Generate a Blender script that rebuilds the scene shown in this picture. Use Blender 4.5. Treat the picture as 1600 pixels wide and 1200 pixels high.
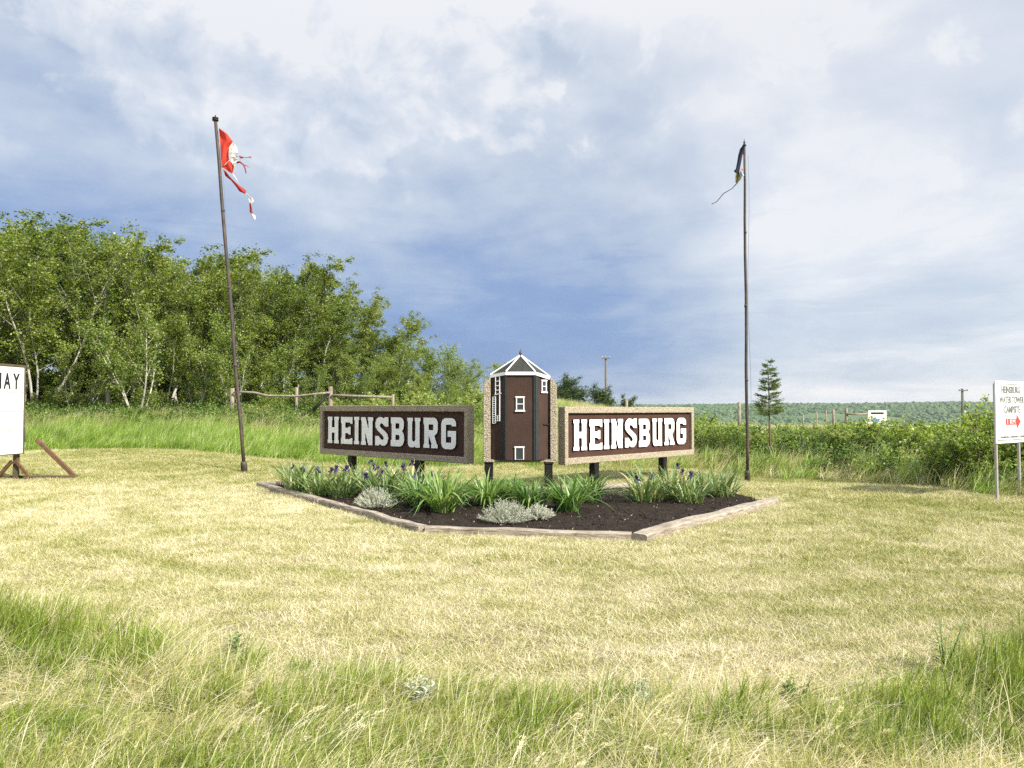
import bpy, bmesh, math, random
import numpy as np
from mathutils import Vector, Matrix
from mathutils.geometry import tessellate_polygon

random.seed(7)
RNG = np.random.default_rng(7)
for o in list(bpy.data.objects):
    bpy.data.objects.remove(o)
SC = bpy.context.scene
COL = SC.collection
R = math.radians

# ------------------------------------------------------------------ camera
F = 1200.0                      # focal length in photo pixels (1600 wide)
HC = 1.8                        # eye height
PITCH = math.atan(40 / F)
cam_d = bpy.data.cameras.new('camera')
cam_d.sensor_width = 36.0
cam_d.lens = F / 1600 * 36.0
cam_d.clip_start = 0.1
cam_d.clip_end = 9000
cam = bpy.data.objects.new('camera', cam_d)
COL.objects.link(cam)
cam.location = (0, 0, HC)
cam.rotation_euler = (math.pi / 2 + PITCH, 0, 0)
SC.camera = cam

# ------------------------------------------------------------------ light, sky, exposure
EXPO = 1.04
SC.view_settings.view_transform = 'Standard'
SC.view_settings.look = 'None'
SC.view_settings.exposure = EXPO
SC.view_settings.gamma = 1.0
SC.view_settings.use_curve_mapping = False
SC.render.engine = 'CYCLES'
SC.cycles.use_denoising = False
SC.cycles.max_bounces = 6
SC.cycles.diffuse_bounces = 3
SC.cycles.transmission_bounces = 4
SC.cycles.transparent_max_bounces = 6
SC.render.film_transparent = False

SUN_AZ, SUN_EL = R(127), R(37)          # azimuth clockwise from +Y
SUN = Vector((math.cos(SUN_EL) * math.sin(SUN_AZ), math.cos(SUN_EL) * math.cos(SUN_AZ), math.sin(SUN_EL)))
sun_d = bpy.data.lights.new('sun', 'SUN')
sun_d.energy = 4.1
sun_d.angle = R(0.53)
sun_d.color = (1.0, 0.955, 0.87)
sun = bpy.data.objects.new('sun', sun_d)
COL.objects.link(sun)
sun.rotation_euler = SUN.to_track_quat('Z', 'Y').to_euler()
sun.location = SUN * 200


class NT:
    """small helper round a node tree"""
    def __init__(self, tree):
        self.t = tree
        self.n = tree.nodes
        self.l = tree.links

    def node(self, typ, **kw):
        nd = self.n.new(typ)
        for k, v in kw.items():
            setattr(nd, k, v)
        return nd

    def put(self, sock, v):
        if hasattr(v, 'is_output'):
            self.l.new(v, sock)
        elif v is not None:
            sock.default_value = v

    def math(self, op, a, b=None, c=None, clamp=False):
        nd = self.node('ShaderNodeMath', operation=op, use_clamp=clamp)
        self.put(nd.inputs[0], a)
        if b is not None:
            self.put(nd.inputs[1], b)
        if c is not None:
            self.put(nd.inputs[2], c)
        return nd.outputs[0]

    def add(self, a, b): return self.math('ADD', a, b)
    def sub(self, a, b): return self.math('SUBTRACT', a, b)
    def mul(self, a, b): return self.math('MULTIPLY', a, b)
    def div(self, a, b): return self.math('DIVIDE', a, b)

    def smooth(self, v, a, b, lo=0.0, hi=1.0):
        nd = self.node('ShaderNodeMapRange', interpolation_type='SMOOTHSTEP')
        self.put(nd.inputs[0], v)
        for i, q in enumerate((a, b, lo, hi)):
            nd.inputs[i + 1].default_value = q
        return nd.outputs[0]

    def gauss(self, v, c, w):
        q = self.div(self.sub(v, c), w)
        return self.math('EXPONENT', self.mul(self.mul(q, q), -1.0))

    def noise(self, vec, scale, detail=4, rough=.55, dist=0.0, lac=2.0):
        nd = self.node('ShaderNodeTexNoise')
        if vec is not None:
            self.l.new(vec, nd.inputs['Vector'])
        nd.inputs['Scale'].default_value = scale
        nd.inputs['Detail'].default_value = detail
        nd.inputs['Roughness'].default_value = rough
        nd.inputs['Distortion'].default_value = dist
        return nd.outputs[0]

    def ramp(self, fac, stops, interp='LINEAR'):
        nd = self.node('ShaderNodeValToRGB')
        nd.color_ramp.interpolation = interp
        el = nd.color_ramp.elements
        while len(el) < len(stops):
            el.new(.5)
        for e, (p, c) in zip(el, stops):
            e.position = p
            e.color = (*c, 1)
        self.put(nd.inputs[0], fac)
        return nd.outputs[0]

    def mix(self, fac, a, b, blend='MIX'):
        nd = self.node('ShaderNodeMix', data_type='RGBA', blend_type=blend)
        self.put(nd.inputs[0], fac)
        for i, v in ((6, a), (7, b)):
            self.put(nd.inputs[i], (*v, 1) if isinstance(v, tuple) and len(v) == 3 else v)
        return nd.outputs[2]

    def vec(self, x, y, z):
        nd = self.node('ShaderNodeCombineXYZ')
        for i, v in enumerate((x, y, z)):
            self.put(nd.inputs[i], v)
        return nd.outputs[0]


world = bpy.data.worlds.new('World')
SC.world = world
world.use_nodes = True
w = NT(world.node_tree)
w.n.clear()
SKY_STRENGTH = 0.10
sky = w.node('ShaderNodeTexSky', sky_type='NISHITA')
sky.sun_disc = False
sky.sun_elevation = SUN_EL
sky.sun_rotation = SUN_AZ
sky.altitude = 600
sky.air_density = 1.0
sky.dust_density = 1.5
sky.ozone_density = 1.2
tc = w.node('ShaderNodeTexCoord').outputs['Generated']
nrm = w.node('ShaderNodeVectorMath', operation='NORMALIZE')
w.l.new(tc, nrm.inputs[0])
sp = w.node('ShaderNodeSeparateXYZ')
w.l.new(nrm.outputs[0], sp.inputs[0])
DX, DY, DZ = sp.outputs
el = w.mul(w.math('ARCSINE', DZ), 57.2958)
az = w.mul(w.math('ARCTAN2', DX, DY), 57.2958)
hgt = w.add(w.math('MAXIMUM', DZ, 0.0), 0.16)
plane = w.vec(w.div(DX, hgt), w.mul(w.div(DY, hgt), 0.8), w.mul(DZ, 1.2))
nbig = w.noise(plane, 0.55, 3, .5, 0.3)
nmid = w.noise(plane, 1.5, 7, .56, 0.35)
nfine = w.noise(nrm.outputs[0], 9.0, 8, .58, 0.25)
nsoft = w.noise(nrm.outputs[0], 4.2, 3, .5, 0.2)
# storm cloud deck: brighter overhead, a deep blue shower band low ahead
f = w.math('MINIMUM', w.add(0.50, w.mul(w.sub(el, 8.0), 0.0165)), 0.83)
f = w.sub(f, w.mul(0.36, w.mul(w.gauss(az, -1.0, 17.0), w.gauss(el, 6.0, 5.5))))
f = w.sub(f, w.mul(0.27, w.mul(w.gauss(az, -29.0, 17.0), w.gauss(el, 11.8, 3.3))))
f = w.add(f, w.mul(w.smooth(az, 6.0, 22.0), w.smooth(el, 28.0, 8.0, .08, .34)))
f = w.add(f, w.mul(w.smooth(az, -8.0, 14.0, .10, .26), w.gauss(el, 0.0, 2.4)))
f = w.add(f, w.mul(0.80, w.sub(nmid, .5)))
f = w.add(f, w.mul(0.22, w.sub(nfine, .5)))
# thin bright streaks low down
stk = w.noise(w.vec(w.mul(az, .055), w.mul(el, .42), 3.0), 1.6, 6, .6, .4)
f = w.add(f, w.mul(.11, w.mul(w.smooth(stk, .52, .70), w.gauss(el, 6.0, 5.0))))
f = w.sub(f, w.mul(.13, w.mul(w.smooth(stk, .44, .30), w.gauss(el, 9.0, 5.0))))
f = w.add(f, w.mul(0.26, w.sub(nbig, .5)))
f = w.add(f, w.mul(0.30, w.mul(w.sub(nsoft, .5), w.smooth(el, 4.0, 16.0))))
# sunlit heads of cumulus within the deck
q1 = w.div(w.sub(az, -16.0), 21.0)
q2 = w.div(w.sub(el, 25.0), 9.0)
s = w.sub(1.0, w.add(w.mul(q1, q1), w.mul(q2, q2)))
s = w.add(s, w.mul(3.2, w.sub(nfine, .5)))
head = w.smooth(s, 0.0, 0.40)
f = w.add(f, w.mul(head, w.add(0.13, w.mul(1.0, w.sub(w.noise(nrm.outputs[0], 13.0, 7, .6, .4), .5)))))
rim = w.mul(w.smooth(s, -0.10, 0.12), w.smooth(s, 0.45, 0.12))
f = w.add(f, w.mul(0.10, rim))
s2 = w.add(w.sub(nfine, 0.56), w.mul(.25, w.sub(nbig, .5)))
f = w.add(f, w.mul(0.16, w.mul(w.smooth(s2, 0.0, 0.16), w.smooth(el, 9.0, 22.0))))
def shifted(v, d):
    nd = w.node('ShaderNodeVectorMath', operation='ADD')
    w.l.new(v, nd.inputs[0]); nd.inputs[1].default_value = d
    return nd.outputs[0]
pl = w.vec(DX, w.mul(DY, .6), w.mul(DZ, 1.7))
for sc_, dt, amp, det in ((3.4, .065, 1.00, 8), (8.5, .026, .42, 6)):
    a_ = w.noise(pl, sc_, det, .52, .15)
    b_ = w.noise(shifted(pl, (dt * .25, -dt * .2, dt)), sc_, det, .52, .15)
    k_ = w.mul(w.smooth(el, 3.0, 15.0, .30, 1.0), w.smooth(az, 2.0, 20.0, 1.0, .35))
    f = w.add(f, w.mul(w.mul(w.sub(a_, b_), amp), k_))
K = 1.0 / (2 ** EXPO) / SKY_STRENGTH
def kc(c): return tuple(v * K for v in c)
cl = w.ramp(f, [(0.0, (.195, .30, .575)), (.22, (.265, .375, .625)), (.48, (.44, .53, .70)),
                (.72, (.62, .69, .795)), (.88, (.76, .80, .875)), (1.0, (.90, .91, .93))])
clk = w.node('ShaderNodeVectorMath', operation='SCALE')
w.l.new(cl, clk.inputs[0])
w.put(clk.inputs['Scale'], w.mul(w.smooth(el, 24.0, 70.0, 1.0, 2.3), K))     # overcast: brightest overhead
skymix = w.mix(0.90, sky.outputs[0], clk.outputs[0])
bg = w.node('ShaderNodeBackground')
w.l.new(skymix, bg.inputs[0])
bg.inputs[1].default_value = SKY_STRENGTH
out = w.node('ShaderNodeOutputWorld')
w.l.new(bg.outputs[0], out.inputs[0])

# ------------------------------------------------------------------ placing helpers
SP, CP = math.sin(PITCH), math.cos(PITCH)


def W(px, py, Y):
    """the point of the plane y = Y that stands at a photo pixel"""
    u, v = (px - 800) / F, (600 - py) / F
    t = Y / (CP - v * SP)
    return Vector((u * t, Y, HC + (SP + v * CP) * t))


def vnoise(x, y, seed=0):
    x = np.asarray(x, float); y = np.asarray(y, float)
    xi = np.floor(x).astype(np.int64); yi = np.floor(y).astype(np.int64)
    fx = x - xi; fy = y - yi
    fx = fx * fx * (3 - 2 * fx); fy = fy * fy * (3 - 2 * fy)
    def h(a, b):
        n = (a * 374761393 + b * 668265263 + seed * 1442695041) & 0x7fffffff
        n = ((n ^ (n >> 13)) * 1274126177) & 0x7fffffff
        return ((n ^ (n >> 16)) & 0xffff) / 65535.0
    return ((h(xi, yi) * (1 - fx) + h(xi + 1, yi) * fx) * (1 - fy)
            + (h(xi, yi + 1) * (1 - fx) + h(xi + 1, yi + 1) * fx) * fy)


def fbm(x, y, seed=0, octv=4):
    s = 0; a = .5; k = 1.0
    for i in range(octv):
        s = s + a * vnoise(np.asarray(x) * k, np.asarray(y) * k, seed + i * 17)
        a *= .5; k *= 2.03
    return s


def ss(v, a, b):
    t = np.clip((np.asarray(v, float) - a) / (b - a), 0, 1)
    return t * t * (3 - 2 * t)


EX = [-90, -16, -13.5, -8.4, -4, 0, 5.6, 8.3, 9.2, 9.7, 10.3, 14, 40]
EY = [25, 26, 27, 25, 24.5, 24.3, 22.9, 20.6, 18.8, 17.0, 15.6, 11.5, 4]


def yedge(x):
    return np.interp(x, EX, EY)


def zg(x, y):
    x = np.asarray(x, float); y = np.asarray(y, float)
    d = y - yedge(x)
    z = .40 * ss(y, 16, 26) * ss(-x, 3, 11)
    z = z + ss(d, -0.3, 6.0) * np.interp(x, [-6, 2, 6, 9], [1.0, .9, .75, .55])
    z = z + ss(y, 28, 46) * np.interp(x, [-30, -8, 0, 3, 7.5, 12, 16], [.6, .8, 1.2, 1.05, .40, .15, 0.0]) * (1 - ss(y, 60, 120))
    z = z - 46 * ss(y, 62, 300)
    hill = 52 + 9 * (fbm(x / 320.0, y / 400.0, 5, 3) - .45) + 5 * ss(x / np.maximum(y, 1), .45, .62)
    z = z + hill * ss(y, 480, 1500) - 60 * ss(y, 1700, 3200)
    z = z - .14 * ss(x, 5.0, 6.2) * ss(y, 17.2, 20.2) * (1 - ss(d, -1.0, 1.5))
    near = 1 - ss(y, 40, 90)
    z = z + near * (.05 * (fbm(x / 1.7, y / 1.7, 2, 3) - .45) + .12 * (fbm(x / 7.0, y / 7.0, 9, 2) - .38)) * (1 + 2.0 * ss(d, 0, 5))
    z = z - .10 * ss(-y, -7, -4)      # verge dips a little towards the road
    return z


def zgf(x, y):
    return float(zg(x, y))


def G(px, py):
    """where the ground shows at a photo pixel"""
    lo, hi = 2.0, 80.0
    p = None
    for i in range(60):
        Y = 2.0 * (40 ** (i / 59))
        p = W(px, py, Y)
        if p.z <= zgf(p.x, p.y):
            hi = Y; break
        lo = Y
    for i in range(25):
        m = (lo + hi) / 2
        p = W(px, py, m)
        if p.z <= zgf(p.x, p.y): hi = m
        else: lo = m
    return W(px, py, hi)


# ------------------------------------------------------------------ mesh helpers
def mesh_quads(name, verts, quads, mat, tone=None, smooth=False):
    verts = np.asarray(verts, np.float32).reshape(-1, 3)
    quads = np.asarray(quads, np.int32).reshape(-1, 4)
    m = bpy.data.meshes.new(name)
    m.vertices.add(len(verts)); m.vertices.foreach_set('co', verts.ravel())
    m.loops.add(quads.size); m.loops.foreach_set('vertex_index', quads.ravel())
    m.polygons.add(len(quads))
    m.polygons.foreach_set('loop_start', np.arange(0, quads.size, 4, dtype=np.int32))
    m.polygons.foreach_set('loop_total', np.full(len(quads), 4, np.int32))
    m.update(calc_edges=True)
    if tone is not None:
        a = m.attributes.new('tone', 'FLOAT', 'POINT')
        a.data.foreach_set('value', np.asarray(tone, np.float32).ravel())
    if smooth:
        m.polygons.foreach_set('use_smooth', np.ones(len(quads), bool))
    if mat: m.materials.append(mat)
    return m


class MB:
    def __init__(self):
        self.v = []; self.f = []; self.mi = []; self.sm = []

    def face(self, pts, mi=0, smooth=False):
        b = len(self.v)
        self.v += [Vector(p) for p in pts]
        self.f.append(list(range(b, b + len(pts)))); self.mi.append(mi); self.sm.append(smooth)

    def box(self, c, size, M=None, mi=0):
        sx, sy, sz = (s / 2 for s in size)
        c = Vector(c); b = len(self.v)
        for z in (-sz, sz):
            for x, y in ((-sx, -sy), (sx, -sy), (sx, sy), (-sx, sy)):
                p = Vector((x, y, z))
                self.v.append((M @ p if M else p) + c)
        for q in ((3, 2, 1, 0), (4, 5, 6, 7), (0, 1, 5, 4), (1, 2, 6, 5), (2, 3, 7, 6), (3, 0, 4, 7)):
            self.f.append([b + i for i in q]); self.mi.append(mi); self.sm.append(False)
        return self

    def bar(self, a, b_, wdt, thk, up=(0, 0, 1), mi=0):
        a = Vector(a); b_ = Vector(b_)
        z = (b_ - a).normalized(); u = Vector(up)
        x = u.cross(z)
        if x.length < 1e-4: x = Vector((1, 0, 0)).cross(z)
        x.normalize(); y = z.cross(x)
        M = Matrix((x, y, z)).transposed()
        return self.box((a + b_) / 2, (wdt, thk, (b_ - a).length), M, mi)

    def tube(self, path, radii, n=6, mi=0, cap=True, smooth=True, wob=0.0):
        path = [Vector(p) for p in path]
        if not hasattr(radii, '__len__'): radii = [radii] * len(path)
        rings = []
        ref = Vector((0.31, 0.95, 0.07))
        for i, p in enumerate(path):
            t = (path[min(i + 1, len(path) - 1)] - path[max(i - 1, 0)])
            t.normalize()
            x = ref.cross(t)
            if x.length < .05: x = Vector((1, 0, 0)).cross(t)
            x.normalize(); y = t.cross(x)
            b = len(self.v)
            for k in range(n):
                a = 2 * math.pi * k / n
                rr = radii[i] * (1 + (random.uniform(-wob, wob) if wob else 0))
                self.v.append(p + (x * math.cos(a) + y * math.sin(a)) * rr)
            rings.append(b)
        for i in range(len(path) - 1):
            for k in range(n):
                k2 = (k + 1) % n
                self.f.append([rings[i] + k, rings[i] + k2, rings[i + 1] + k2, rings[i + 1] + k])
                self.mi.append(mi); self.sm.append(smooth)
        if cap:
            self.f.append([rings[0] + k for k in reversed(range(n))]); self.mi.append(mi); self.sm.append(False)
            self.f.append([rings[-1] + k for k in range(n)]); self.mi.append(mi); self.sm.append(False)
        return self

    def lathe(self, c, prof, n=12, mi=0):
        """prof: (radius, z) pairs bottom to top"""
        c = Vector(c)
        return self.tube2(c, prof, n, mi)

    def tube2(self, c, prof, n, mi):
        rings = []
        for r_, z in prof:
            b = len(self.v)
            for k in range(n):
                a = 2 * math.pi * k / n
                self.v.append(c + Vector((r_ * math.cos(a), r_ * math.sin(a), z)))
            rings.append(b)
        for i in range(len(prof) - 1):
            for k in range(n):
                k2 = (k + 1) % n
                self.f.append([rings[i] + k, rings[i] + k2, rings[i + 1] + k2, rings[i + 1] + k]); self.mi.append(mi); self.sm.append(True)
        self.f.append([rings[0] + k for k in reversed(range(n))]); self.mi.append(mi); self.sm.append(False)
        self.f.append([rings[-1] + k for k in range(n)]); self.mi.append(mi); self.sm.append(False)
        return self

    def prism(self, outline, holes, fr, y0, y1, mi=0, side=None):
        """outline (u, v) counter-clockwise seen from the front; fr(u, v, depth) gives the world point; y0 front depth, y1 back depth"""
        loops = [outline] + list(holes or [])
        tris = tessellate_polygon([[Vector((p[0], p[1], 0)) for p in lp] for lp in loops])
        flat = [p for lp in loops for p in lp]
        b = len(self.v)
        self.v += [Vector(fr(p[0], p[1], y0)) for p in flat] + [Vector(fr(p[0], p[1], y1)) for p in flat]
        n = len(flat)
        for t in tris:
            a0, a1, a2 = (flat[i] for i in t)
            cr = (a1[0] - a0[0]) * (a2[1] - a0[1]) - (a1[1] - a0[1]) * (a2[0] - a0[0])
            tt = list(t) if cr > 0 else list(reversed(t))
            self.f.append([b + i for i in tt]); self.mi.append(mi); self.sm.append(False)
            self.f.append([b + n + i for i in reversed(tt)]); self.mi.append(mi); self.sm.append(False)
        k = 0
        for lp in loops:
            m = len(lp)
            for i in range(m):
                j = (i + 1) % m
                self.f.append([b + k + i, b + n + k + i, b + n + k + j, b + k + j]); self.mi.append(mi if side is None else side); self.sm.append(False)
            k += m
        return self

    def mesh(self, name, mats, off=None, bevel=0.0, seg=1):
        m = bpy.data.meshes.new(name)
        off = Vector(off) if off is not None else Vector()
        m.from_pydata([tuple(p - off) for p in self.v], [], self.f)
        m.polygons.foreach_set('material_index', self.mi)
        m.polygons.foreach_set('use_smooth', self.sm)
        for mt in (mats if isinstance(mats, (list, tuple)) else [mats]): m.materials.append(mt)
        bm = bmesh.new(); bm.from_mesh(m)
        bmesh.ops.remove_doubles(bm, verts=bm.verts, dist=1e-5)
        bmesh.ops.recalc_face_normals(bm, faces=bm.faces)
        if bevel:
            eds = [e for e in bm.edges if len(e.link_faces) == 2 and e.calc_face_angle(0) > .5]
            bmesh.ops.bevel(bm, geom=eds, offset=bevel, segments=seg, affect='EDGES', profile=.5)
        bm.to_mesh(m); bm.free()
        m.update()
        return m


def link(o, parent=None):
    COL.objects.link(o)
    if parent is not None: o.parent = parent
    return o


def tag(o, label=None, cat=None, group=None, kind=None):
    if label: o['label'] = label
    if cat: o['category'] = cat
    if group: o['group'] = group
    if kind: o['kind'] = kind
    return o


def thing(name, loc, label, cat, group=None, rz=0.0):
    o = bpy.data.objects.new(name, None)
    o.empty_display_size = .2
    link(o); o.location = loc; o.rotation_euler = (0, 0, rz)
    return tag(o, label, cat, group)


def part(name, mesh, parent, label=None):
    o = bpy.data.objects.new(name, mesh)
    link(o, parent)
    return tag(o, label)


def pmb(name, mb, mats, parent, label=None, bevel=0.0, root=None, seg=1):
    """part from an MB filled in world coordinates"""
    base = (root or parent).location
    return part(name, mb.mesh(name, mats, base, bevel, seg), parent, label)


def solo(name, mesh, label=None, cat=None, group=None, kind=None, loc=(0, 0, 0)):
    o = bpy.data.objects.new(name, mesh)
    link(o); o.location = loc
    return tag(o, label, cat, group, kind)


def copy_tree(o, parent=None):
    c = o.copy(); COL.objects.link(c)
    if parent is not None: c.parent = parent
    for ch in list(o.children):
        copy_tree(ch, c)
    return c


# ------------------------------------------------------------------ materials
def new_mat(name):
    m = bpy.data.materials.new(name)
    m.use_nodes = True
    t = NT(m.node_tree)
    t.n.clear()
    return m, t


def finish(t, col, rough=.7, bump=None, bump_d=.01, bump_s=.6, spec=.3, trans=None, trans_col=None, metal=0.0):
    p = t.node('ShaderNodeBsdfPrincipled')
    t.put(p.inputs['Base Color'], (*col, 1) if isinstance(col, tuple) else col)
    t.put(p.inputs['Roughness'], rough)
    p.inputs['Specular IOR Level'].default_value = spec
    p.inputs['Metallic'].default_value = metal
    if bump is not None:
        b = t.node('ShaderNodeBump')
        b.inputs['Strength'].default_value = bump_s
        b.inputs['Distance'].default_value = bump_d
        t.put(b.inputs['Height'], bump)
        t.l.new(b.outputs[0], p.inputs['Normal'])
    o = t.node('ShaderNodeOutputMaterial')
    if trans:
        tr = t.node('ShaderNodeBsdfTranslucent')
        t.put(tr.inputs[0], trans_col if trans_col is not None else col)
        mx = t.node('ShaderNodeMixShader')
        mx.inputs[0].default_value = trans
        t.l.new(p.outputs[0], mx.inputs[1]); t.l.new(tr.outputs[0], mx.inputs[2])
        t.l.new(mx.outputs[0], o.inputs[0])
    else:
        t.l.new(p.outputs[0], o.inputs[0])


def pos(t): return t.node('ShaderNodeNewGeometry').outputs['Position']
def objc(t): return t.node('ShaderNodeTexCoord').outputs['Object']
def attr(t, n):
    a = t.node('ShaderNodeAttribute'); a.attribute_name = n
    return a.outputs['Fac']
def rnd(t): return t.node('ShaderNodeObjectInfo').outputs['Random']


def leaf_mat(name, stops, trans=.35, rough=.5, patch=None, patch_scale=.35, jitter=.25, yellow=(1.25, 1.2, .7), spec=.35):
    """foliage: per-leaf tone, per-object shift; patch = colour mixed in by slow world noise"""
    m, t = new_mat(name)
    v = t.add(attr(t, 'tone'), t.mul(jitter, t.sub(rnd(t), .5)))
    col = t.ramp(v, stops)
    if patch:
        n = t.noise(pos(t), patch_scale, 4, .6)
        col = t.mix(t.mul(t.smooth(n, patch[1], patch[2]), patch[3]), col, patch[0])
    tcol = t.mix(1.0, col, yellow, 'MULTIPLY')
    finish(t, col, rough, spec=spec, trans=trans, trans_col=tcol)
    return m


def plain(name, col, rough=.6, var=.25, scale=8.0, bump=.0, spec=.3, metal=0.0, bscale=60, trans=None):
    m, t = new_mat(name)
    c = objc(t)
    n = t.noise(c, scale, 6, .6)
    dark = tuple(x * (1 - var) for x in col); lite = tuple(min(1, x * (1 + var)) for x in col)
    cc = t.ramp(n, [(.25, dark), (.75, lite)])
    finish(t, cc, rough, t.noise(c, bscale, 4, .6) if bump else None, bump or .01, spec=spec, metal=metal, trans=trans)
    return m


M = {}
# ground under the grass: thatch, soil and green moss
m, t = new_mat('ground'); M['ground'] = m
p_ = pos(t)
n1 = t.noise(p_, .45, 5, .6); n2 = t.noise(p_, 9.0, 6, .65); n3 = t.noise(p_, 70.0, 3, .6)
c = t.ramp(n2, [(.28, (.11, .085, .045)), (.5, (.27, .23, .12)), (.72, (.48, .42, .26))])
c = t.mix(t.mul(t.smooth(n1, .42, .66), .55), c, (.22, .25, .065))
# far slopes are pasture and scrub
sepn = t.node('ShaderNodeSeparateXYZ'); t.l.new(p_, sepn.inputs[0])
c = t.mix(t.smooth(sepn.outputs[1], 60, 140), c, t.ramp(t.noise(p_, .02, 5, .6), [(.35, (.06, .10, .038)), (.65, (.095, .145, .055))]))
finish(t, c, .9, t.add(n2, t.mul(n3, .5)), .05, .8, spec=.15)

STRAW = [(0.0, (.17, .215, .034)), (.25, (.32, .345, .075)), (.45, (.50, .455, .18)), (.7, (.65, .575, .335)), (1.0, (.80, .73, .55))]
m, t = new_mat('mown_grass'); M['lawn'] = m
p_ = pos(t)
sepn = t.node('ShaderNodeSeparateXYZ'); t.l.new(p_, sepn.inputs[0])
pn = t.noise(p_, .33, 5, .62); pn2 = t.noise(p_, 1.9, 3, .6)
v = t.add(t.add(attr(t, 'tone'), .05), t.mul(.95, t.sub(.51, pn)))
v = t.add(v, t.mul(.8, t.sub(pn2, .5)))
mpx = t.node('ShaderNodeMapping'); t.l.new(p_, mpx.inputs[0]); mpx.inputs['Scale'].default_value = (.16, 1.0, 1.0); mpx.inputs['Rotation'].default_value = (0, 0, .12)
v = t.add(v, t.mul(.35, t.sub(t.noise(mpx.outputs[0], 1.15, 4, .6, .8), .5)))
cx_ = t.add(sepn.outputs[0], .3); cy_ = t.sub(sepn.outputs[1], 14.6)
rad_ = t.math('SQRT', t.add(t.mul(cx_, cx_), t.mul(t.mul(cy_, cy_), 1.5)))
ang_ = t.math('ARCTAN2', cx_, cy_)
trk = t.noise(t.vec(t.mul(rad_, 1.0), t.mul(ang_, 1.1), 0.0), 1.35, 5, .62, .5)
v = t.add(v, t.mul(.85, t.sub(trk, .5)))        # curved mowing tracks round the bed
v = t.add(v, t.mul(.20, t.sub(rnd(t), .5)))
v = t.sub(v, t.mul(.17, t.smooth(sepn.outputs[0], .5, 7.0)))          # greener on the right hand side
v = t.sub(v, t.mul(.22, t.smooth(sepn.outputs[1], 15.0, 22.0)))
c = t.ramp(v, STRAW)
finish(t, c, .6, spec=.2, trans=.22)
M['long'] = leaf_mat('long_grass', [(0, (.13, .205, .026)), (.3, (.255, .33, .048)), (.55, (.41, .425, .11)), (.75, (.59, .535, .29)), (1, (.78, .715, .55))], .36,
                     patch=((.50, .46, .20), .50, .68, .40), patch_scale=.8)
M['tall'] = leaf_mat('tall_green_grass', [(0, (.15, .27, .035)), (.5, (.29, .44, .07)), (.85, (.45, .56, .15)), (1, (.76, .71, .48))], .42,
                     patch=((.16, .27, .045), .5, .7, .5), patch_scale=.5)
M['dry'] = leaf_mat('dry_tall_grass', [(0, (.20, .28, .05)), (.4, (.36, .40, .11)), (.7, (.58, .54, .27)), (1, (.78, .71, .50))], .38)
M['aspen_leaf'] = leaf_mat('aspen_leaf', [(0, (.065, .11, .014)), (.4, (.155, .222, .025)), (.75, (.275, .335, .048)), (1, (.44, .47, .17))], .42, .42,
                           jitter=.35, yellow=(1.35, 1.25, .55), spec=.45)
M['pale_leaf'] = leaf_mat('pale_leaf', [(0, (.12, .19, .03)), (.5, (.25, .33, .055)), (1, (.46, .50, .17))], .42, .45, jitter=.3)
M['shrub_leaf'] = leaf_mat('shrub_leaf', [(0, (.12, .20, .026)), (.5, (.28, .37, .052)), (.85, (.42, .50, .12)), (1, (.62, .65, .36))], .46, .45, jitter=.4, spec=.45)
M['dark_leaf'] = leaf_mat('dark_leaf', [(0, (.03, .06, .014)), (.5, (.06, .105, .022)), (1, (.13, .19, .05))], .3, .5, jitter=.3)
M['far_leaf'] = leaf_mat('far_leaf', [(0, (.045, .092, .030)), (.5, (.072, .128, .040)), (1, (.105, .165, .055))], .15, .7, jitter=.8)
M['herb'] = leaf_mat('herb_leaf', [(0, (.07, .14, .025)), (.5, (.15, .24, .045)), (1, (.28, .36, .10))], .4, .5, jitter=.5,
                     patch=((.30, .30, .10), .5, .7, .5), patch_scale=.4)
M['iris_leaf'] = leaf_mat('iris_leaf', [(0, (.08, .145, .045)), (.5, (.19, .285, .095)), (.9, (.36, .44, .19)), (1, (.56, .51, .27))], .3, .38, spec=.45)
M['lily_leaf'] = leaf_mat('lily_leaf', [(0, (.06, .15, .034)), (.5, (.155, .275, .060)), (1, (.34, .45, .14))], .35, .36, spec=.5)
M['sage_leaf'] = leaf_mat('sage_leaf', [(0, (.28, .31, .23)), (.5, (.48, .50, .40)), (1, (.66, .67, .57))], .2, .7)
M['petal'] = leaf_mat('purple_petal', [(0, (.022, .010, .06)), (1, (.085, .038, .19))], .3, .5)
M['needle'] = leaf_mat('spruce_needle', [(0, (.06, .11, .03)), (.5, (.14, .20, .05)), (1, (.25, .30, .09))], .2, .5)

m, t = new_mat('aspen_bark'); M['bark'] = m
c_ = objc(t)
mp = t.node('ShaderNodeMapping'); t.l.new(c_, mp.inputs[0]); mp.inputs['Scale'].default_value = (1, 1, .35)
n1 = t.noise(mp.outputs[0], 9, 5, .65); n2 = t.noise(c_, 2, 4, .6)
c = t.ramp(n1, [(.32, (.08, .07, .055)), (.42, (.42, .39, .32)), (.7, (.62, .59, .51))])
c = t.mix(t.mul(t.smooth(n2, .45, .65), .6), c, (.20, .18, .13))
finish(t, c, .8, n1, .02)
M['brown_bark'] = plain('brown_bark', (.16, .12, .085), .9, .4, 6, .01)
M['stem'] = plain('grey_stem', (.22, .18, .13), .9, .3, 6)

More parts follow.
